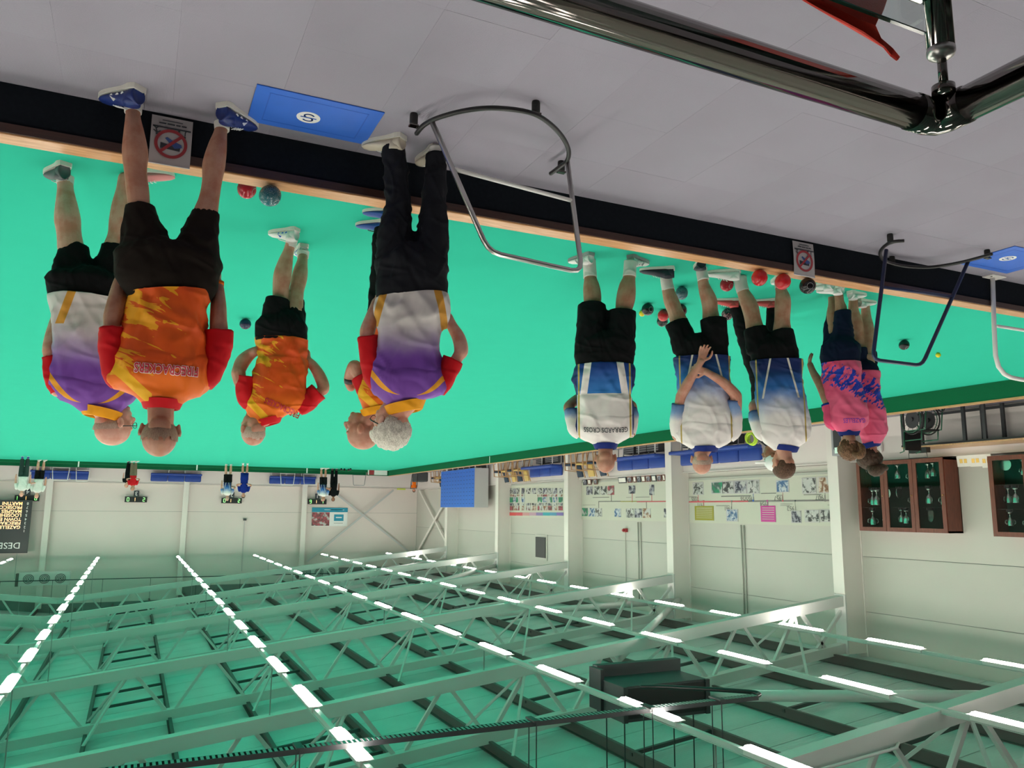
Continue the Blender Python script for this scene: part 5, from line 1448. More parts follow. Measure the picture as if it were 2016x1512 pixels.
# ---- P1: nearest orange player, seen from behind, on the walkway
f = Frame(atz(345, 196)); P, R_, ring, limb = pxspec(f)
ya = .03; yb = -.02
person(f, 'person with cropped grey hair, orange flame shirt and blue shoes on the walkway', dict(
    skin='tan', vox=.0055, seed=1, sm=3,
    legs=[legrows(f, [(262, 212, 14), (262, 232, 14), (264, 262, 19), (266, 300, 23.5), (267, 340, 20.5), (271, 375, 21), (276, 420, 26), (292, 490, 36), (305, 545, 42)], .08),
          legrows(f, [(437, 246, 13), (434, 262, 13), (428, 290, 18.5), (421, 325, 22), (417, 360, 19), (411, 395, 20), (402, 430, 25), (382, 500, 36), (368, 545, 42)], .05)],
    torso=no(rings(f, [(336, 500, 70, .10), (330, 560, 88, .12), (328, 610, 72, .115), (325, 665, 76, .12), (322, 720, 82, .125), (320, 755, 84, .11), (318, 780, 50, .08)])),
    neck=P(317, 790), head=P(315, 853, .0), headrot=rot3(.05, .06), hs=1.03, nr=.060,
    arms=[arm(f, [(236, 748, 24, 0), (226, 700, 21, 0), (221, 655, 18, .0), (222, 628, 17.5, .01), (229, 600, 18, .04), (236, 565, 15, .08), (241, 545, 12, .10)], ((.02, .15, -1), (.9, -.3, 0), dict(side=-1, curl=.35))),
          arm(f, [(415, 748, 24, 0), (428, 700, 21, 0), (431, 655, 18, 0), (430, 630, 17, .01), (430, 600, 15.5, .04), (429, 570, 12.5, .08), (427, 556, 11, .10)], ((.0, .15, -1), (-.9, -.3, 0), dict(side=1, curl=.4)))],
    shirt=dict(mat=flame_shirt('flame_shirt_near', P(325, 700).x, P(325, 590).z, P(325, 795).z), amp=.016,
        st=rings(f, [(335, 578, 76, .155, 0, .02), (334, 592, 77, .155, 0, .02), (331, 614, 78, .15), (325, 664, 79, .15), (322, 705, 83, .15), (319, 735, 90, .145), (318, 757, 93, .125), (318, 772, 74, .10), (318, 784, 50, .085), (318, 794, 38, .075)])),
    sleeves=[slv(f, [(238, 757, 19, 0), (230, 735, 25, 0), (223, 700, 25, 0), (221, 670, 25, 0), (222, 647, 25.5, 0)], CL['red']),
             slv(f, [(400, 758, 19, 0), (412, 735, 26, 0), (423, 705, 27, 0), (430, 675, 28, 0), (431, 652, 28, 0)], CL['red'])],
    collar=dict(mat=CL['red'], c=P(319, 792), a=.078, b=.07, h=.035),
    pants=dict(mat=CL['brownblack'], st=no(rings(f, [(334, 600, 68, .11), (332, 582, 80, .135), (331, 560, 93, .15), (332, 530, 98, .155), (336, 500, 94, .15), (338, 478, 78, .13)])),
        legs=[limb([(285, 520, 42, 0), (284, 490, 45, .01), (280, 455, 40, .02), (277, 425, 31, .03), (276, 407, 28, .035)]), limb([(386, 525, 42, 0), (388, 490, 44, .0), (396, 455, 36, .01), (403, 432, 29, .02), (405, 418, 27, .025)])]),
    socks=[limb([(262, 222, 15.5, .075), (262, 208, 16.5, .08)]), limb([(437, 256, 14.5, .045), (437, 243, 15.5, .05)])],
    shoes=[shoe_s(f, (277, 168), (212, 190), SHOE['blue'], w=.112, hg=.10, up2=M['white'], laces=M['white']), shoe_s(f, (436, 200), (474, 229), SHOE['blue'], w=.112, hg=.10, up2=M['white'], laces=M['white'])],
    hair=('crop', 'stub'),
    extra=[('wristband', MB().tube([P(429.5, 562, .09), P(429.5, 555, .092)], .030, 16), CL['orange'])],
    text=dict(s='FIRECRACKERS', size=.060, c=(P(327, 736).x, P(327, 736).z), mat=M['redtext'], outline=.0022, bold=.0014, sx=.70, arc=-.15)))

# ---- P2: stout bald player with glasses in the purple fade shirt, on the green behind P1
f = Frame(atz(178, 330)); P, R_, ring, limb = pxspec(f)
person(f, 'person with bald head and glasses in purple shirt behind the nearest orange player', dict(
    skin='pink', vox=.0065, seed=2, sm=2,
    legs=[legrows(f, [(128, 352, 14), (129, 375, 15), (131, 405, 20), (133, 432, 23.5), (136, 460, 22), (140, 490, 24), (146, 530, 32), (150, 570, 38)], .06),
          legrows(f, [(247, 352, 14), (244, 375, 15), (241, 405, 20), (238, 435, 22), (234, 465, 21), (228, 490, 24), (216, 530, 32), (208, 570, 38)], .0)],
    torso=no(rings(f, [(178, 530, 60, .10), (176, 585, 66, .13), (178, 640, 58, .13), (180, 700, 58, .12), (182, 755, 62, .11), (190, 785, 42, .08)])),
    neck=P(199, 797), head=P(226, 838, .03), headrot=rot3(1.15, -.10, .0), hs=1.08, nr=.066, jaw=1.05,
    arms=[arm(f, [(112, 770, 18, 0), (106, 735, 15, .0), (100, 700, 13.5, .0), (98, 683, 13, .01), (104, 655, 12.5, .06), (112, 625, 10.5, .12), (118, 605, 9, .16)], ((-.1, .5, -1), (.9, -.1, 0), dict(side=-1, curl=.5))),
          arm(f, [(255, 780, 18, 0), (262, 740, 15, 0), (262, 700, 13, .0), (258, 680, 13, .02), (245, 650, 11, .08), (235, 625, 9, .12)], ((.2, .5, -1), (-.9, 0, 0), dict(side=1, curl=.5)))],
    shirt=dict(mat=purple_shirt('purple_shirt_a', P(180, 640).z, P(180, 740).z, P(184, 700).x, P(182, 797).z, hemz=P(180, 598).z), amp=.015,
        st=rings(f, [(178, 592, 75, .20), (178, 606, 75, .20), (180, 640, 72, .19), (181, 690, 71, .18), (182, 735, 77, .16), (184, 765, 78, .14), (189, 785, 68, .12), (195, 800, 48, .095), (198, 812, 36, .085)])),
    sleeves=[slv(f, [(115, 772, 14, 0), (108, 750, 18, .0), (103, 725, 17, .0), (100, 702, 17, .0)], CL['red']), slv(f, [(252, 782, 14, 0), (257, 755, 18, 0), (260, 725, 18, 0), (261, 705, 18, 0)], CL['red'])],
    collar=dict(mat=CL['yellow'], c=P(199, 809), a=.094, b=.085, h=.045, tilt=(-.18, 0)),
    pants=dict(mat=CL['black'], st=no(rings(f, [(177, 603, 70, .17), (176, 580, 74, .18), (176, 552, 75, .18), (177, 530, 66, .14)])),
        legs=[limb([(142, 560, 36, 0), (143, 530, 35, .0), (146, 500, 29, .02), (147, 486, 26, .03)]), limb([(214, 560, 36, 0), (219, 530, 34, 0), (226, 500, 28, 0), (228, 484, 26, 0)])]),
    socks=[limb([(128, 362, 15, .06), (128, 348, 16, .06)])],
    shoes=[shoe_s(f, (130, 318), (103, 338), SHOE['greymesh'], laces=M['white'], w=.105, hg=.11), shoe_s(f, (248, 333), (310, 340), SHOE['pinkwhite'], laces=M['white'], w=.10)],
    hair=('fringe', 'greyfringe'), glasses=True))

# ---- P3: smaller orange player, hands on hips
f = Frame(atz(588, 462)); P, R_, ring, limb = pxspec(f)
person(f, 'person in orange flame shirt with hands on hips, alone on the green', dict(
    skin='mid', vox=.0065, seed=3, sm=2,
    legs=[legrows(f, [(573, 477, 10), (568, 495, 10.5), (561, 520, 15), (556, 543, 17.5), (553, 568, 16), (552, 595, 19), (552, 635, 26)], -.04),
          legrows(f, [(597, 500, 10), (595, 515, 10.5), (592, 532, 14), (589, 550, 15.5), (584, 572, 14.5), (580, 598, 17), (577, 635, 24)], .16)],
    torso=no(rings(f, [(556, 620, 40, .10), (555, 665, 44, .11), (553, 700, 42, .10), (549, 740, 44, .105), (543, 775, 46, .10), (534, 805, 34, .08)])),
    neck=P(522, 822), head=P(497, 846, .02), headrot=rot3(-.55, -.30, -.15), hs=1.02, nr=.054,
    arms=[arm(f, [(487, 792, 18, 0), (477, 765, 15, .0), (470, 738, 13.5, -.01), (470, 730, 13, .0), (478, 712, 14, .03), (492, 698, 11.5, .03), (502, 692, 9.5, .0)], ((-.9, .1, -.25), (.1, -1, .3), dict(side=1, curl=.3))),
          arm(f, [(590, 798, 18, 0), (608, 785, 15, .0), (628, 773, 12.5, -.01), (637, 764, 12, .0), (630, 742, 12, .02), (618, 722, 10, .03), (609, 712, 8.5, .03)], ((.8, .2, -.5), (-.2, -1, .3), dict(side=-1, curl=.3)))],
    shirt=dict(mat=flame_shirt('flame_shirt_far', P(545, 740).x, P(555, 672).z, P(535, 832).z), amp=.015,
        st=rings(f, [(554, 668, 51, .14), (554, 680, 51, .14), (554, 695, 50, .135), (553, 704, 47, .13), (553, 712, 49, .135), (551, 740, 50, .135), (549, 768, 52, .13), (544, 790, 57, .12), (537, 806, 53, .11), (530, 820, 36, .09, 0, .02), (526, 831, 25, .08, 0, .03)])),
    sleeves=[slv(f, [(497, 800, 14, 0), (489, 785, 20, 0), (485, 762, 20.5, 0), (487, 740, 21, -.01)], CL['red']), slv(f, [(584, 806, 16, 0), (598, 795, 21, 0), (614, 781, 20, 0), (627, 770, 19, -.01)], CL['red'])],
    collar=dict(mat=CL['red'], c=P(528, 827), a=.082, b=.075, h=.040, tilt=(.30, 0)),
    pants=dict(mat=CL['black'], st=no(rings(f, [(554, 674, 49, .135), (554, 655, 50, .14), (555, 635, 48, .14), (558, 615, 44, .12)])),
        legs=[limb([(539, 645, 28, 0), (541, 620, 26, -.01), (545, 600, 24, -.02), (547, 588, 23, -.02)]), limb([(574, 645, 27, 0), (578, 620, 24, .04), (581, 600, 19, .07), (582, 591, 18, .08)])]),
    socks=[limb([(572, 487, 10.5, -.035), (575, 470, 11.5, -.04)]), limb([(596, 508, 11, .16), (597, 495, 12, .16)])],
    shoes=[shoe_s(f, (586, 448), (532, 458), SHOE['white'], up2=M['blueprint'], laces=M['white'], w=.10, hg=.10, L=.27), shoe_s(f, (599, 479), (590, 492), SHOE['white'], up2=M['blueprint'], w=.10, hg=.10, L=.27)],
    hair=('crop', 'greyfringe'),
    extra=[('wristband', MB().tube([P(616, 720, .03), P(612, 715, .03)], .030, 16), CL['red'])],
    text=dict(s='FIRECRACKERS', size=.060, c=(P(556, 807).x, P(556, 805).z), mat=M['redtext'], outline=0, bold=.0014, sx=.66, rot=-.36)))

# ---- P4: white-haired player in trousers on the walkway
f = Frame(atz(820, 277)); P, R_, ring, limb = pxspec(f)
person(f, 'person with thick white hair in purple shirt and black trousers on the walkway', dict(
    skin='pink', vox=.006, seed=4, sm=2,
    legs=[legrows(f, [(776, 296, 14), (778, 350, 20), (780, 400, 19), (786, 480, 28), (792, 550, 36)], .0),
          legrows(f, [(858, 310, 14), (856, 350, 19), (854, 400, 19), (848, 480, 28), (838, 550, 36)], .03)],
    torso=no(rings(f, [(810, 530, 56, .10), (812, 590, 62, .12), (806, 640, 52, .11), (804, 700, 54, .115), (802, 750, 62, .11), (806, 780, 42, .08)])),
    neck=P(800, 792), head=P(768, 836, .03), headrot=rot3(-.85, -.38, .0), hs=1.02, nr=.056,
    arms=[arm(f, [(742, 758, 21, 0), (732, 720, 18, .0), (724, 680, 16, .0), (723, 655, 15, .01), (729, 635, 14.5, .05), (737, 610, 11.5, .10), (741, 596, 10, .13)], ((-.2, .3, -1), (.9, -.2, 0), dict(side=-1, curl=.4))),
          arm(f, [(868, 765, 21, 0), (882, 735, 18, .0), (900, 705, 15, -.01), (908, 690, 14.5, .0), (903, 665, 13.5, .05), (890, 642, 11, .12), (882, 625, 10, .15)], ((.2, .3, -1), (-.9, -.2, 0), dict(side=1, curl=.4)))],
    shirt=dict(mat=purple_shirt('purple_shirt_b', P(805, 640).z, P(805, 720).z, P(806, 700).x, P(806, 783).z, hemz=P(812, 592).z), amp=.018,
        st=rings(f, [(812, 586, 71, .15, 0, .022), (812, 602, 72, .155, 0, .02), (812, 622, 72, .155), (808, 650, 63, .14), (805, 690, 63, .14), (803, 725, 68, .135), (804, 752, 76, .13), (805, 770, 72, .115), (805, 783, 56, .10, 0, .01), (802, 794, 36, .08, 0, .02), (799, 801, 30, .075, 0, .03)])),
    sleeves=[slv(f, [(748, 765, 15, 0), (741, 745, 23, 0), (735, 715, 24, .0), (729, 685, 23, .0), (727, 664, 23.5, .0)], CL['red']), slv(f, [(862, 772, 15, 0), (870, 755, 21, 0), (882, 730, 21, -.005), (892, 708, 21, -.01)], CL['red'])],
    collar=dict(mat=CL['yellow'], c=P(798, 797), a=.088, b=.08, h=.045, tilt=(.22, 0)),
    pants=dict(mat=CL['charcoal'], name='trousers', amp=.016, st=no(rings(f, [(812, 605, 66, .13), (811, 580, 71, .145), (811, 545, 72, .15), (812, 515, 68, .14), (816, 480, 58, .11)])),
        legs=[limb([(778, 520, 38, 0), (779, 470, 34, 0), (782, 410, 27, .0), (780, 360, 24.5, .0), (777, 315, 23, .0), (775, 288, 22.5, .0)]), limb([(848, 520, 36, 0), (850, 470, 31, 0), (853, 410, 27, .01), (856, 360, 23.5, .02), (858, 325, 21, .03), (858, 302, 20, .03)])]),
    socks=[limb([(858, 305, 14, .03), (858, 292, 15, .03)])],
    shoes=[shoe_s(f, (795, 264), (735, 280), SHOE['cream'], laces=M['white'], w=.10, hg=.09), shoe_s(f, (862, 284), (838, 308), SHOE['cream'], laces=M['white'], w=.10, hg=.09)],
    hair=('full', 'white'), glasses=True))

# ---- P5: bald player with a hand at the chin, behind P4
f = Frame(atz(757, 418)); P, R_, ring, limb = pxspec(f)
person(f, 'person with bald head and hand at the chin, half hidden behind the white-haired one', dict(
    skin='mid', vox=.0065, seed=5, sm=2,
    legs=[legrows(f, [(752, 455, 12), (752, 500, 17), (754, 540, 17), (762, 600, 28), (768, 640, 32)], .0),
          legrows(f, [(795, 445, 12), (793, 500, 17), (792, 540, 17), (790, 600, 28), (786, 640, 32)], .1)],
    torso=no(rings(f, [(776, 620, 42, .10), (774, 670, 46, .12), (770, 720, 46, .12), (762, 765, 50, .11), (752, 795, 34, .08)])),
    neck=P(742, 806), head=P(712, 849, .02), headrot=rot3(-1.35, -.12, .0), hs=1.10, nr=.062,
    arms=[arm(f, [(728, 785, 17, 0), (715, 755, 15, .02), (703, 728, 13.5, .03), (697, 722, 13, .04), (690, 738, 11.5, .09), (687, 750, 10, .12), (691, 762, 9, .13)], ((-.35, .1, -.9), (-.5, 0, .4), dict(side=1, curl=.7, s=.95))),
          arm(f, [(800, 785, 16, 0), (806, 740, 14, 0), (800, 700, 12, .05), (780, 700, 10, .2)], ((.9, .2, -.2), (0, 0, 1), dict(side=-1, curl=.4)))],
    shirt=dict(mat=flame_shirt('flame_shirt_hidden', P(765, 740).x, P(770, 660).z, P(750, 815).z), amp=.012,
        st=rings(f, [(776, 650, 48, .14), (774, 680, 50, .14), (770, 720, 50, .135), (764, 755, 55, .13), (757, 780, 54, .12), (748, 798, 38, .10), (742, 810, 26, .085)])),
    sleeves=[slv(f, [(738, 795, 14, 0), (730, 782, 20, .0), (719, 760, 20, .01), (710, 742, 20, .02)], CL['red']), slv(f, [(795, 795, 14, 0), (802, 775, 18, 0), (806, 750, 18, 0), (806, 735, 18, 0)], CL['red'])],
    collar=dict(mat=CL['yellow'], c=P(741, 806), a=.085, b=.08, h=.04, tilt=(.2, 0)),
    pants=dict(mat=CL['black'], name='trousers', st=no(rings(f, [(776, 665, 46, .13), (775, 630, 47, .14), (775, 600, 46, .13), (776, 575, 40, .11)])),
        legs=[limb([(752, 610, 27, 0), (750, 560, 22, 0), (750, 500, 18, 0), (752, 455, 16, 0), (752, 448, 16, 0)]), limb([(796, 610, 26, 0), (795, 560, 21, .04), (794, 500, 18, .08), (795, 445, 15, .1)])]),
    shoes=[shoe_s(f, (768, 432), (735, 437), SHOE['royal'], laces=M['darkprint'], w=.10), shoe_s(f, (790, 410), (740, 414), SHOE['royal'], w=.10)],
    extra=[('wristwatch', MB().tube([P(688, 744, .10), P(688, 753, .12)], .036, 18), M['dark'])]))

# ---- P6: bald player in white with royal lower panel, arms folded
f = Frame(atz(1196, 502)); P, R_, ring, limb = pxspec(f)
GR = white_blue('white_royal_shirt', P(1190, 778).x, P(1190, 779).z, 0, 'panel', hw=f.m(57, 1.2))
person(f, 'person with bald head and folded arms in white shirt with royal blue lower back', dict(
    skin='tan', vox=.0065, seed=6, sm=2,
    legs=[legrows(f, [(1162, 520, 11), (1162, 545, 12), (1164, 562, 16), (1166, 580, 18), (1167, 600, 17), (1169, 625, 19), (1172, 660, 26), (1175, 690, 28)], .04),
          legrows(f, [(1241, 520, 11), (1239, 545, 12), (1235, 565, 17), (1232, 587, 19), (1228, 608, 17), (1224, 630, 19), (1218, 660, 26), (1212, 690, 28)], .0)],
    torso=no(rings(f, [(1192, 670, 44, .10), (1191, 725, 50, .13), (1191, 770, 46, .12), (1190, 815, 47, .12), (1190, 850, 46, .11), (1191, 868, 30, .08)])),
    neck=P(1192, 878), head=P(1192, 904, .01), headrot=rot3(.0, -.10, .0), hs=.96, nr=.058,
    arms=[arm(f, [(1136, 852, 14, 0), (1128, 830, 12.5, .02), (1121, 808, 11, .04), (1122, 798, 10.5, .07), (1145, 782, 10, .17), (1185, 775, 9, .2)], ((-1, .1, 0), (0, 1, .3), dict(side=-1, curl=.3, s=.9))),
          arm(f, [(1243, 852, 14, 0), (1247, 830, 12.5, .04), (1244, 805, 11, .08), (1240, 797, 10.5, .1), (1215, 785, 10, .19), (1185, 785, 9, .2)], ((1, .1, 0), (0, 1, .3), dict(side=1, curl=.3, s=.9)))],
    shirt=dict(mat=GR, amp=.013, st=rings(f, [(1190, 720, 57, .16), (1190, 730, 59, .165), (1190, 750, 59, .16), (1190, 772, 55, .145), (1190, 780, 53, .14), (1190, 790, 56, .145), (1190, 815, 56, .145), (1190, 838, 58, .135), (1190, 853, 56, .12), (1191, 863, 46, .105), (1191, 870, 33, .09), (1192, 876, 22, .08)])),
    sleeves=[slv(f, [(1143, 856, 11, 0), (1134, 845, 16, .0), (1128, 825, 15.5, .02), (1125, 808, 14, .04)], sleeve_wb('sleeve_fade_a', P(1125, 800).z, P(1125, 828).z)), slv(f, [(1237, 856, 11, 0), (1243, 840, 13, .02), (1244, 820, 13, .05), (1242, 808, 13, .07)], sleeve_wb('sleeve_fade_b', P(1240, 800).z, P(1240, 828).z))],
    collar=dict(mat=CL['bluecollar'], c=P(1192, 876), a=.080, b=.075, h=.035),
    pants=dict(mat=CL['black'], st=no(rings(f, [(1191, 730, 52, .14), (1190, 715, 57, .155), (1191, 695, 59, .155), (1192, 672, 58, .15), (1193, 655, 50, .12)])),
        legs=[limb([(1165, 675, 31, 0), (1164, 650, 30, .0), (1165, 620, 29, .01), (1165, 601, 28, .02)]), limb([(1220, 680, 30, 0), (1222, 655, 29, 0), (1224, 630, 28, 0), (1225, 612, 27, 0)])]),
    socks=[limb([(1162, 547, 13.5, .035), (1161, 530, 13, .04), (1160, 512, 13, .04)]), limb([(1239, 545, 13, .0), (1240, 530, 12.5, .0), (1241, 514, 12.5, 0)])],
    shoes=[shoe_s(f, (1165, 496), (1135, 508), SHOE['white'], up2=M['grey'], w=.10, sole=SOLEG, hg=.09), shoe_s(f, (1240, 501), (1258, 510), SHOE['white'], up2=M['grey'], w=.10, sole=SOLEG, hg=.09)],
    text=dict(s='GERRARDS CROSS', size=.052, c=(P(1193, 849).x, P(1193, 850).z), mat=M['darkprint'], bold=.0006, sx=.80, arc=-.35)))

# ---- P7: player clasping the hands behind the back
f = Frame(atz(1358, 532)); P, R_, ring, limb = pxspec(f)
person(f, 'person with thin pinkish hair in white to blue shirt, holding one wrist behind the back', dict(
    skin='mid', vox=.0052, seed=7, sm=2,
    legs=[legrows(f, [(1312, 540, 10), (1313, 560, 11), (1317, 578, 13), (1322, 594, 15), (1329, 612, 15), (1336, 632, 17), (1348, 665, 23), (1356, 690, 26)], .0),
          legrows(f, [(1382, 540, 10), (1385, 560, 11), (1391, 578, 14), (1396, 592, 15.5), (1398, 610, 15), (1400, 630, 17), (1402, 665, 23), (1400, 690, 26)], -.05)],
    torso=no(rings(f, [(1378, 665, 38, .10), (1383, 705, 46, .12), (1386, 750, 44, .12), (1388, 800, 46, .125), (1389, 845, 48, .11), (1388, 872, 30, .08)])),
    neck=P(1387, 882), head=P(1381, 907, .01), headrot=rot3(-.12, -.18, .0), hs=1.0, nr=.058,
    arms=[arm(f, [(1332, 858, 15, 0), (1335, 820, 13, -.03), (1341, 785, 11.5, -.08), (1343, 777, 11, -.10), (1355, 753, 10, -.16), (1370, 728, 7.5, -.20), (1380, 712, 6.8, -.215)], ((-.28, -.05, -1), (.25, 1, -.1), dict(side=1, curl=.45, s=1.0, spread=.25))),
          arm(f, [(1447, 855, 15, 0), (1449, 820, 13, -.03), (1449, 785, 11.5, -.07), (1446, 775, 11, -.09), (1424, 753, 9.5, -.15), (1400, 738, 7.5, -.19), (1390, 732, 7, -.20)], ((.95, -.08, -.28), (-.1, -1, .2), dict(side=1, curl=.75, s=.95, spread=.2)))],
    shirt=dict(mat=white_blue('white_blue_shirt_a', P(1388, 770).x, P(1388, 772).z, 0, hw=f.m(55, 1.2)), amp=.013,
        st=rings(f, [(1382, 704, 55, .155), (1383, 718, 54, .155), (1385, 745, 51, .15), (1387, 790, 52, .15), (1389, 820, 58, .145), (1389, 843, 62, .13), (1389, 858, 60, .12), (1389, 871, 48, .10), (1388, 879, 34, .088), (1387, 885, 22, .075)])),
    sleeves=[slv(f, [(1345, 862, 12, 0), (1336, 848, 17, .0), (1336, 820, 16.5, -.03), (1337, 794, 16, -.06)], sleeve_wb('sleeve_fade_c', P(1336, 790).z, P(1336, 835).z)), slv(f, [(1434, 862, 12, 0), (1444, 846, 17, .0), (1446, 815, 15, -.03), (1446, 787, 14.5, -.06)], sleeve_wb('sleeve_fade_d', P(1446, 785).z, P(1446, 830).z))],
    collar=dict(mat=CL['bluecollar'], c=P(1388, 882), a=.092, b=.082, h=.035),
    pants=dict(mat=CL['black'], st=no(rings(f, [(1383, 716, 49, .14), (1382, 695, 50, .145), (1377, 675, 46, .14), (1372, 658, 42, .12)])),
        legs=[limb([(1352, 690, 27, 0), (1344, 665, 26, .0), (1335, 645, 24, .0), (1331, 634, 23.5, .0)]), limb([(1406, 690, 27, 0), (1406, 660, 26, -.02), (1405, 640, 26, -.03), (1404, 628, 25.5, -.03)])]),
    socks=[limb([(1316, 572, 12.5, .0), (1313, 558, 12, .0), (1311, 543, 12, .0)]), limb([(1385, 552, 11.5, -.05), (1382, 538, 11, -.05), (1381, 524, 11, -.05)])],
    shoes=[shoe_s(f, (1328, 525), (1266, 530), SHOE['navy'], laces=M['white'], w=.10, hg=.10, L=.30), shoe_s(f, (1381, 508), (1377, 522), SHOE['navy'], w=.10, L=.29)],
    hair=('fringe', 'greyfringe')))

# ---- P8: bearded brown haired player
f = Frame(atz(1500, 540)); P, R_, ring, limb = pxspec(f)
person(f, 'person with short brown hair in white to dark blue shirt and black shorts, white trainers', dict(
    skin='mid', vox=.0065, seed=8, sm=2,
    legs=[legrows(f, [(1457, 550, 11), (1461, 570, 11), (1470, 590, 15), (1477, 606, 16.5), (1482, 628, 16), (1487, 650, 18), (1497, 685, 25), (1502, 710, 27)], .0),
          legrows(f, [(1535, 556, 10), (1538, 572, 11), (1541, 588, 15), (1541, 606, 15.5), (1540, 630, 15), (1540, 652, 18), (1543, 685, 25), (1543, 710, 27)], -.03)],
    torso=no(rings(f, [(1520, 675, 38, .10), (1526, 710, 42, .12), (1534, 760, 38, .12), (1540, 810, 40, .125), (1544, 850, 42, .11), (1543, 875, 26, .08)])),
    neck=P(1543, 884), head=P(1541, 915, .02), headrot=rot3(-.75, -.12, .0), hs=1.0, nr=.058,
    arms=[arm(f, [(1503, 858, 14, 0), (1492, 830, 12.5, .02), (1486, 805, 11.5, .05), (1487, 797, 11, .08), (1500, 790, 10, .17), (1530, 790, 8.5, .2)], ((-1, .1, 0), (0, 1, .3), dict(side=-1, curl=.3, s=.9))),
          arm(f, [(1580, 855, 14, 0), (1580, 825, 12.5, .05), (1574, 800, 11, .1), (1560, 795, 10, .18), (1535, 800, 9, .2)], ((1, .1, 0), (0, 1, .3), dict(side=1, curl=.3, s=.9)))],
    shirt=dict(mat=white_blue('white_blue_shirt_b', P(1536, 770).x, P(1538, 792).z, 0, hw=f.m(50, 1.2)), amp=.013,
        st=rings(f, [(1528, 711, 50, .15), (1529, 722, 49, .15), (1533, 750, 45, .145), (1538, 790, 47, .145), (1543, 822, 49, .14), (1545, 846, 49, .13), (1546, 862, 46, .115), (1546, 873, 36, .10), (1545, 880, 27, .085), (1544, 886, 20, .075)])),
    sleeves=[slv(f, [(1508, 862, 11, 0), (1500, 850, 17, .0), (1493, 830, 16.5, .02), (1488, 811, 14, .04)], sleeve_wb('sleeve_fade_e', P(1488, 805).z, P(1488, 838).z)), slv(f, [(1577, 862, 11, 0), (1582, 846, 14, .02), (1581, 825, 13, .05), (1577, 808, 13, .08)], sleeve_wb('sleeve_fade_f', P(1578, 800).z, P(1578, 830).z))],
    collar=dict(mat=CL['bluecollar'], c=P(1545, 880), a=.092, b=.08, h=.035, tilt=(-.15, 0)),
    pants=dict(mat=CL['black'], st=no(rings(f, [(1526, 722, 45, .13), (1525, 700, 45, .14), (1521, 680, 44, .14), (1518, 662, 40, .12)])),
        legs=[limb([(1497, 695, 26, 0), (1494, 672, 26, .0), (1489, 655, 24, .0), (1487, 646, 23.5, .0)]), limb([(1545, 695, 26, 0), (1543, 672, 25, -.01), (1541, 658, 22, -.02), (1540, 650, 21, -.02)])]),
    socks=[limb([(1463, 574, 12.5, .0), (1459, 560, 12.5, .0), (1457, 545, 12.5, .0)]), limb([(1537, 566, 11, -.03), (1535, 552, 11, -.03)])],
    shoes=[shoe_s(f, (1458, 529), (1402, 535), SHOE['white'], laces=M['white'], w=.105, hg=.10, L=.31), shoe_s(f, (1538, 538), (1528, 552), SHOE['white'], w=.10, L=.29)],
    hair=('short', 'brown')))

# ---- P9: player in black hidden behind P8, red shoes, white cap
f = Frame(atz(1482, 590)); P, R_, ring, limb = pxspec(f)
capm = MB(); hcx = P(1524, 903, .0)
capm.ell(hcx+Vector((0, 0, .035)), (.092, .108, .085), nu=24, nv=12); capm.box(hcx+Vector((.12, .02, .035)), (.11, .14, .012))
person(f, 'person in black trousers, red shoes and white cap, mostly hidden behind the brown-haired one', dict(
    skin='brown', vox=.008, seed=9,
    legs=[legrows(f, [(1449, 600, 8), (1460, 642, 9), (1476, 690, 10), (1492, 735, 11)], .0), legrows(f, [(1522, 600, 8), (1524, 640, 9), (1524, 690, 10), (1522, 735, 11)], .1)],
    torso=no(rings(f, [(1508, 720, 30, .10), (1512, 760, 30, .11), (1518, 800, 32, .11), (1524, 850, 36, .10), (1525, 872, 22, .08)])),
    neck=P(1525, 880), head=P(1524, 902, .0), headrot=rot3(-1.3, -.05, .0), hs=1.0, nr=.055,
    arms=[arm(f, [(1500, 850, 13, .1), (1500, 810, 11, .14), (1510, 780, 9, .2)]), arm(f, [(1555, 850, 13, 0), (1558, 810, 11, 0), (1555, 770, 9, .1)])],
    shirt=dict(mat=CL['black'], amp=.01, st=rings(f, [(1514, 745, 34, .12), (1516, 790, 35, .125), (1521, 830, 38, .12), (1525, 855, 38, .11), (1525, 870, 26, .09), (1525, 878, 17, .07)])),
    sleeves=[slv(f, [(1502, 852, 14, .05), (1499, 810, 13, .1), (1508, 778, 11, .18)], CL['black']), slv(f, [(1552, 852, 14, 0), (1556, 810, 13, 0), (1554, 768, 12, .1)], CL['black'])],
    pants=dict(mat=CL['black'], name='trousers', st=no(rings(f, [(1514, 760, 33, .12), (1510, 735, 34, .13), (1506, 710, 33, .12)])),
        legs=[limb([(1492, 730, 19, 0), (1476, 690, 17, 0), (1462, 650, 15, 0), (1449, 605, 13, 0)]), limb([(1522, 730, 19, 0), (1524, 680, 16, .05), (1524, 640, 14, .08), (1522, 605, 13, .1)])]),
    shoes=[shoe_s(f, (1455, 588), (1412, 590), SHOE['redshoe'], laces=M['white'], w=.10, L=.28), shoe_s(f, (1530, 588), (1497, 591), SHOE['redshoe'], laces=M['white'], w=.10, L=.28)],
    extra=[('cap', capm, M['white'])]))

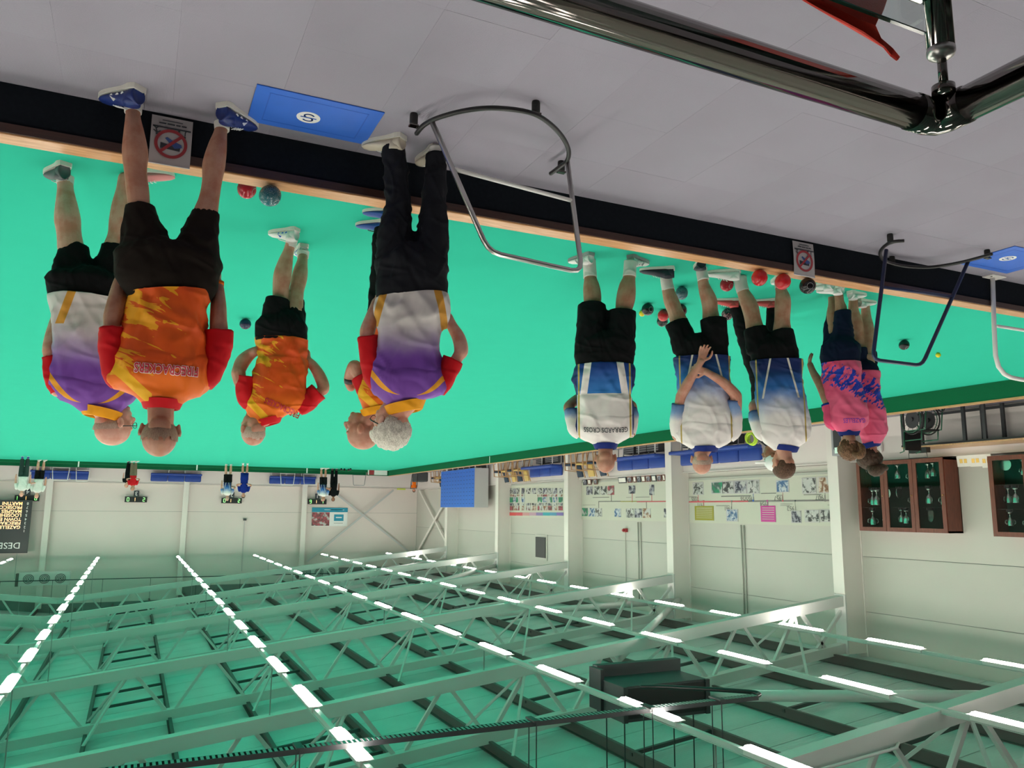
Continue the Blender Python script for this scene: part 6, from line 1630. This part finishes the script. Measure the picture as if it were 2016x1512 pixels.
# ---- P11 then P10: the pink players
f = Frame(atz(1697, 590)); P, R_, ring, limb = pxspec(f)
def tail(P_, pts, r, mat_n='tail'):
    mb = MB(); tube_path(mb, [P_(*p) for p in pts], r, 14, 14); return mb
person(f, 'farther person in pink shirt with dark hair tied up and bare calves', dict(
    skin='mid', vox=.008, seed=10,
    legs=[legrows(f, [(1680, 585, 8), (1680, 610, 10), (1685, 635, 13), (1688, 660, 12), (1690, 690, 13), (1694, 730, 20)], -.05), legrows(f, [(1704, 602, 8), (1705, 625, 10), (1708, 645, 12), (1710, 665, 11.5), (1709, 690, 12), (1706, 730, 18)], .08)],
    torso=no(rings(f, [(1698, 700, 24, .10), (1700, 735, 28, .12), (1704, 780, 27, .11), (1712, 830, 26, .11), (1718, 860, 22, .09)])),
    neck=P(1715, 872), head=P(1710, 897, .01), headrot=rot3(-.9, -.25, .0), hs=1.0, nr=.048,
    arms=[arm(f, [(1700, 850, 12, .1), (1690, 810, 10, .15), (1680, 790, 8, .25)]), arm(f, [(1732, 850, 12, 0), (1728, 810, 10, .05), (1715, 785, 8, .2)])],
    shirt=dict(mat=pink_shirt('pink_shirt_a', P(1700, 730).z, P(1716, 872).z), amp=.012, st=rings(f, [(1700, 733, 30, .14), (1702, 755, 30, .14), (1705, 790, 31, .135), (1712, 820, 30, .13), (1717, 845, 27, .12), (1718, 862, 22, .10), (1716, 874, 16, .08)])),
    sleeves=[slv(f, [(1726, 858, 10, 0), (1729, 840, 14, 0), (1728, 815, 14, .02)], CL['pink'])],
    collar=dict(mat=CL['bluecollar'], c=P(1713, 874), a=.085, b=.07, h=.04, tilt=(.25, 0)),
    pants=dict(mat=CL['navy'], st=no(rings(f, [(1700, 745, 28, .13), (1699, 725, 28, .14), (1698, 710, 26, .13)])),
        legs=[limb([(1692, 720, 18, -.02), (1691, 700, 17, -.04), (1690, 684, 16, -.05)]), limb([(1708, 720, 17, .03), (1710, 705, 16, .05), (1711, 692, 15, .06)])]),
    shoes=[shoe_s(f, (1672, 572), (1694, 578), SHOE['white'], w=.095, L=.25, hg=.08), shoe_s(f, (1690, 588), (1716, 594), SHOE['white'], w=.095, L=.26, hg=.08)],
    hair=('long', 'dark'),
    extra=[('hair_bun', tail(P, [(1716, 918, -.03), (1722, 927, -.06), (1730, 925, -.08), (1738, 921, -.08), (1746, 922, -.05)], [.05, .055, .05, .04, .02]), HM['dark'])]))
f = Frame(atz(1655, 576)); P, R_, ring, limb = pxspec(f)
person(f, 'nearer person in pink and blue shirt and navy shorts, one bare arm reaching forward', dict(
    skin='tan', vox=.0062, seed=11,
    legs=[legrows(f, [(1651, 578, 8.5), (1653, 595, 9), (1656, 612, 12), (1657, 650, 16), (1656, 700, 24)], -.02), legrows(f, [(1637, 570, 8), (1640, 595, 9), (1640, 620, 12), (1642, 650, 15), (1650, 700, 22)], .18)],
    torso=no(rings(f, [(1655, 680, 30, .10), (1655, 715, 34, .12), (1660, 760, 29, .11), (1666, 805, 30, .11), (1669, 838, 27, .09)])),
    neck=P(1671, 850), head=P(1671, 878, .01), headrot=rot3(-.35, -.35, .0), hs=.98, nr=.048,
    arms=[arm(f, [(1640, 832, 14, 0), (1636, 805, 13, .01), (1629, 785, 12, .03), (1621, 768, 10.5, .05), (1612, 752, 9, .09), (1601, 733, 7, .13), (1595, 718, 6, .16)], ((.1, .35, -1), (.8, -.2, .1), dict(side=-1, curl=.9, s=.9))),
          arm(f, [(1692, 835, 12, .02), (1690, 805, 10, .12), (1680, 785, 9, .2), (1665, 775, 8, .24)])],
    shirt=dict(mat=pink_shirt('pink_shirt_b', P(1655, 715).z, P(1670, 850).z), amp=.012, st=rings(f, [(1655, 715, 37, .15), (1657, 730, 36, .15), (1661, 760, 35, .14), (1668, 795, 36, .135), (1671, 820, 38, .13), (1671, 835, 36, .115), (1671, 845, 26, .095), (1671, 852, 17, .08)])),
    sleeves=[slv(f, [(1648, 842, 10, 0), (1639, 830, 16, 0), (1636, 812, 15, .01), (1633, 797, 15, .02)], CL['pink'], CL['royal'])],
    collar=dict(mat=CL['bluecollar'], c=P(1671, 850), a=.080, b=.07, h=.038),
    pants=dict(mat=CL['navy'], st=no(rings(f, [(1655, 724, 34, .13), (1654, 705, 37, .15), (1655, 680, 36, .15), (1655, 662, 30, .13)])),
        legs=[limb([(1660, 690, 24, 0), (1660, 655, 20, -.01), (1660, 625, 17, -.02), (1659, 612, 16, -.02)]), limb([(1642, 690, 24, .05), (1640, 655, 19, .1), (1641, 625, 14, .15), (1641, 612, 13, .16)])]),
    shoes=[shoe_s(f, (1660, 561), (1642, 565), SHOE['white'], w=.095, L=.26, hg=.08), shoe_s(f, (1640, 552), (1618, 558), SHOE['white'], w=.095, L=.26, hg=.08)],
    hair=('long', 'blond'),
    extra=[('ponytail', tail(P, [(1682, 893, -.09), (1692, 897, -.13), (1698, 890, -.14), (1697, 880, -.13), (1690, 872, -.12)], [.03, .035, .03, .025, .01]), HM['blond'])],
    text=dict(s='GAZELLES', size=.058, c=(P(1682, 830).x, P(1682, 830).z), mat=plain('violet_print', (.22, .03, .35), .6), bold=.0006, sx=.72)))

# ---- far players, generic build
def far_person(px, py, label, h=1.7, shirt=None, pants=None, legs='shorts', yaw=3.14, skin='mid', lean=0., hair='greyfringe', arms=(0, 0), hs=1., skirt=False, y=None, shoes='white'):
    O_ = atz(px, py) if y is None else np.array([y[0], y[1], 0.])
    O_[1] = min(O_[1], 41.15) if y is None else O_[1]
    f = Frame(O_); k = h/1.75
    X = lambda x, y_, z: Vector(((x+lean*z)*k, y_*k, z*k))
    lg = []
    for s_ in (-1, 1):
        lg.append(dict(pts=[X(s_*.11, 0, .07), X(s_*.11, .0, .3), X(s_*.10, 0, .5), X(s_*.095, 0, .88)], rad=[.045*k, .06*k, .055*k, .085*k]))
    ar = []
    for s_, a in zip((-1, 1), arms):
        ex = .27 if a == 0 else .34
        fy = -.0 if abs(yaw) < 1.6 else -.0
        d = -1 if abs(yaw) > 1.6 else 1
        wr = X(s_*.27, .04*d, .80) if a == 0 else (X(s_*.14, .2*d, 1.05) if a == 1 else X(s_*.2, .02*d, .98))
        ar.append(dict(pts=[X(s_*.2, 0, 1.40), X(s_*.24, 0, 1.25), X(s_*ex, -.02*d, 1.10), wr], rad=[.055*k, .05*k, .043*k, .03*k]))
    def rr(rows): return [tuple(X(a, b, c))+(d*k, e*k) for a, b, c, d, e in rows]
    tor = rr([(0, 0, .82, .15, .10), (0, 0, .95, .16, .12), (0, 0, 1.1, .15, .11), (0, 0, 1.3, .17, .11), (0, 0, 1.42, .15, .10), (0, 0, 1.48, .07, .07)])
    st = rr([(0, 0, .88 if not skirt else .55, .19, .14), (0, 0, .98, .18, .14), (0, 0, 1.12, .175, .135), (0, 0, 1.30, .195, .13), (0, 0, 1.41, .19, .12), (0, 0, 1.47, .11, .09), (0, 0, 1.50, .07, .07)])
    hem = .48 if legs == 'shorts' else .1
    pl = [dict(pts=[X(s_*.095, 0, .85), X(s_*.10, 0, .6), X(s_*.105, 0, hem)], rad=[.105*k, .095*k, (.10 if legs == 'shorts' else .075)*k]) for s_ in (-1, 1)]
    hd = X(0, 0, 1.635)
    sl = [dict(pts=[X(s_*.17, 0, 1.43), X(s_*.215, 0, 1.34), X(s_*.25, 0, 1.17)], rad=[.06*k, .075*k, .07*k], mat=shirt) for s_ in (-1, 1)]
    dd = Vector((math.sin(-yaw), math.cos(yaw), 0))
    sh_ = [dict(h=X(s_*.11, 0, 0)-dd*.05-Vector((0, 0, X(s_*.11, 0, 0).z)), t=X(s_*.11, 0, 0)+dd*.2, w=.1, up=SHOE[shoes], sole=SOLE) for s_ in (-1, 1)]
    return person(f, label, dict(skin=skin, vox=.013, sm=1, legs=lg, torso=tor, neck=X(0, 0, 1.49), head=hd, headrot=rot3(yaw), hs=hs, nr=.055, arms=ar,
        shirt=dict(mat=shirt, st=st), sleeves=sl, pants=dict(mat=pants, name='shorts' if legs == 'shorts' else 'trousers', st=rr([(0, 0, .98, .165, .125), (0, 0, .88, .175, .135), (0, 0, .78, .17, .13)]), legs=pl),
        shoes=sh_, hair=(('short' if hair in ('brown', 'dark') else 'crop'), hair)))
WB = white_blue('white_blue_far', 0, 1.22, 0, hw=.2)
far_person(50, 899, 'distant person in white shirt and dark green trousers near the results screen', 1.66, CL['whitecloth'], CL['dkgreen'], 'long', 3.1, 'pink', shoes='royal')
far_person(83, 906, 'distant person in white shirt and dark shorts beside the one in dark green trousers', 1.70, CL['whitecloth'], CL['black'], 'shorts', 2.6, 'pink', arms=(0, 1), hair='blonde', lean=.03)
far_person(264, 907.5, 'distant person in red shirt and khaki trousers below the scoreboard showing three', 1.30, CL['red'], CL['khaki'], 'long', 2.4, 'mid', arms=(1, 1), hair='greycrop', lean=-.03)
far_person(256, 908.5, 'distant person in black clothes close behind the one in khaki trousers', 1.15, CL['black'], CL['black'], 'long', 2.9, 'pink', lean=.06, shoes='navy')
far_person(450, 914, 'distant person in white and blue shirt and black shorts, seen from behind', 1.72, WB, CL['black'], 'shorts', .2, 'pink', arms=(1, 0), lean=-.02)
far_person(483, 912.5, 'distant person in royal blue outfit facing the camera beside the white and blue player', 1.58, CL['royal'], CL['royal'], 'shorts', 3.14, 'mid', arms=(1, 1), hair='dark', skirt=True)
far_person(637, 921.3, 'distant person in white and blue shirt with bare legs beside the player in black', 1.68, WB, CL['black'], 'shorts', 1.9, 'mid', arms=(1, 0), lean=-.03)
far_person(654, 923.5, 'distant person dressed all in black left of the teal poster', 1.66, CL['black'], CL['black'], 'long', 3.0, 'brown', arms=(0, 1), hair='brown', shoes='navy')
far_person(0, 0, 'distant person in red and black sitting low near the far corner', 1.05, CL['orange'], CL['black'], 'long', 3.0, 'mid', hair='dark', y=(-14.0, 42.6), shoes='navy')
bpy.data.scenes.remove(_tmp)
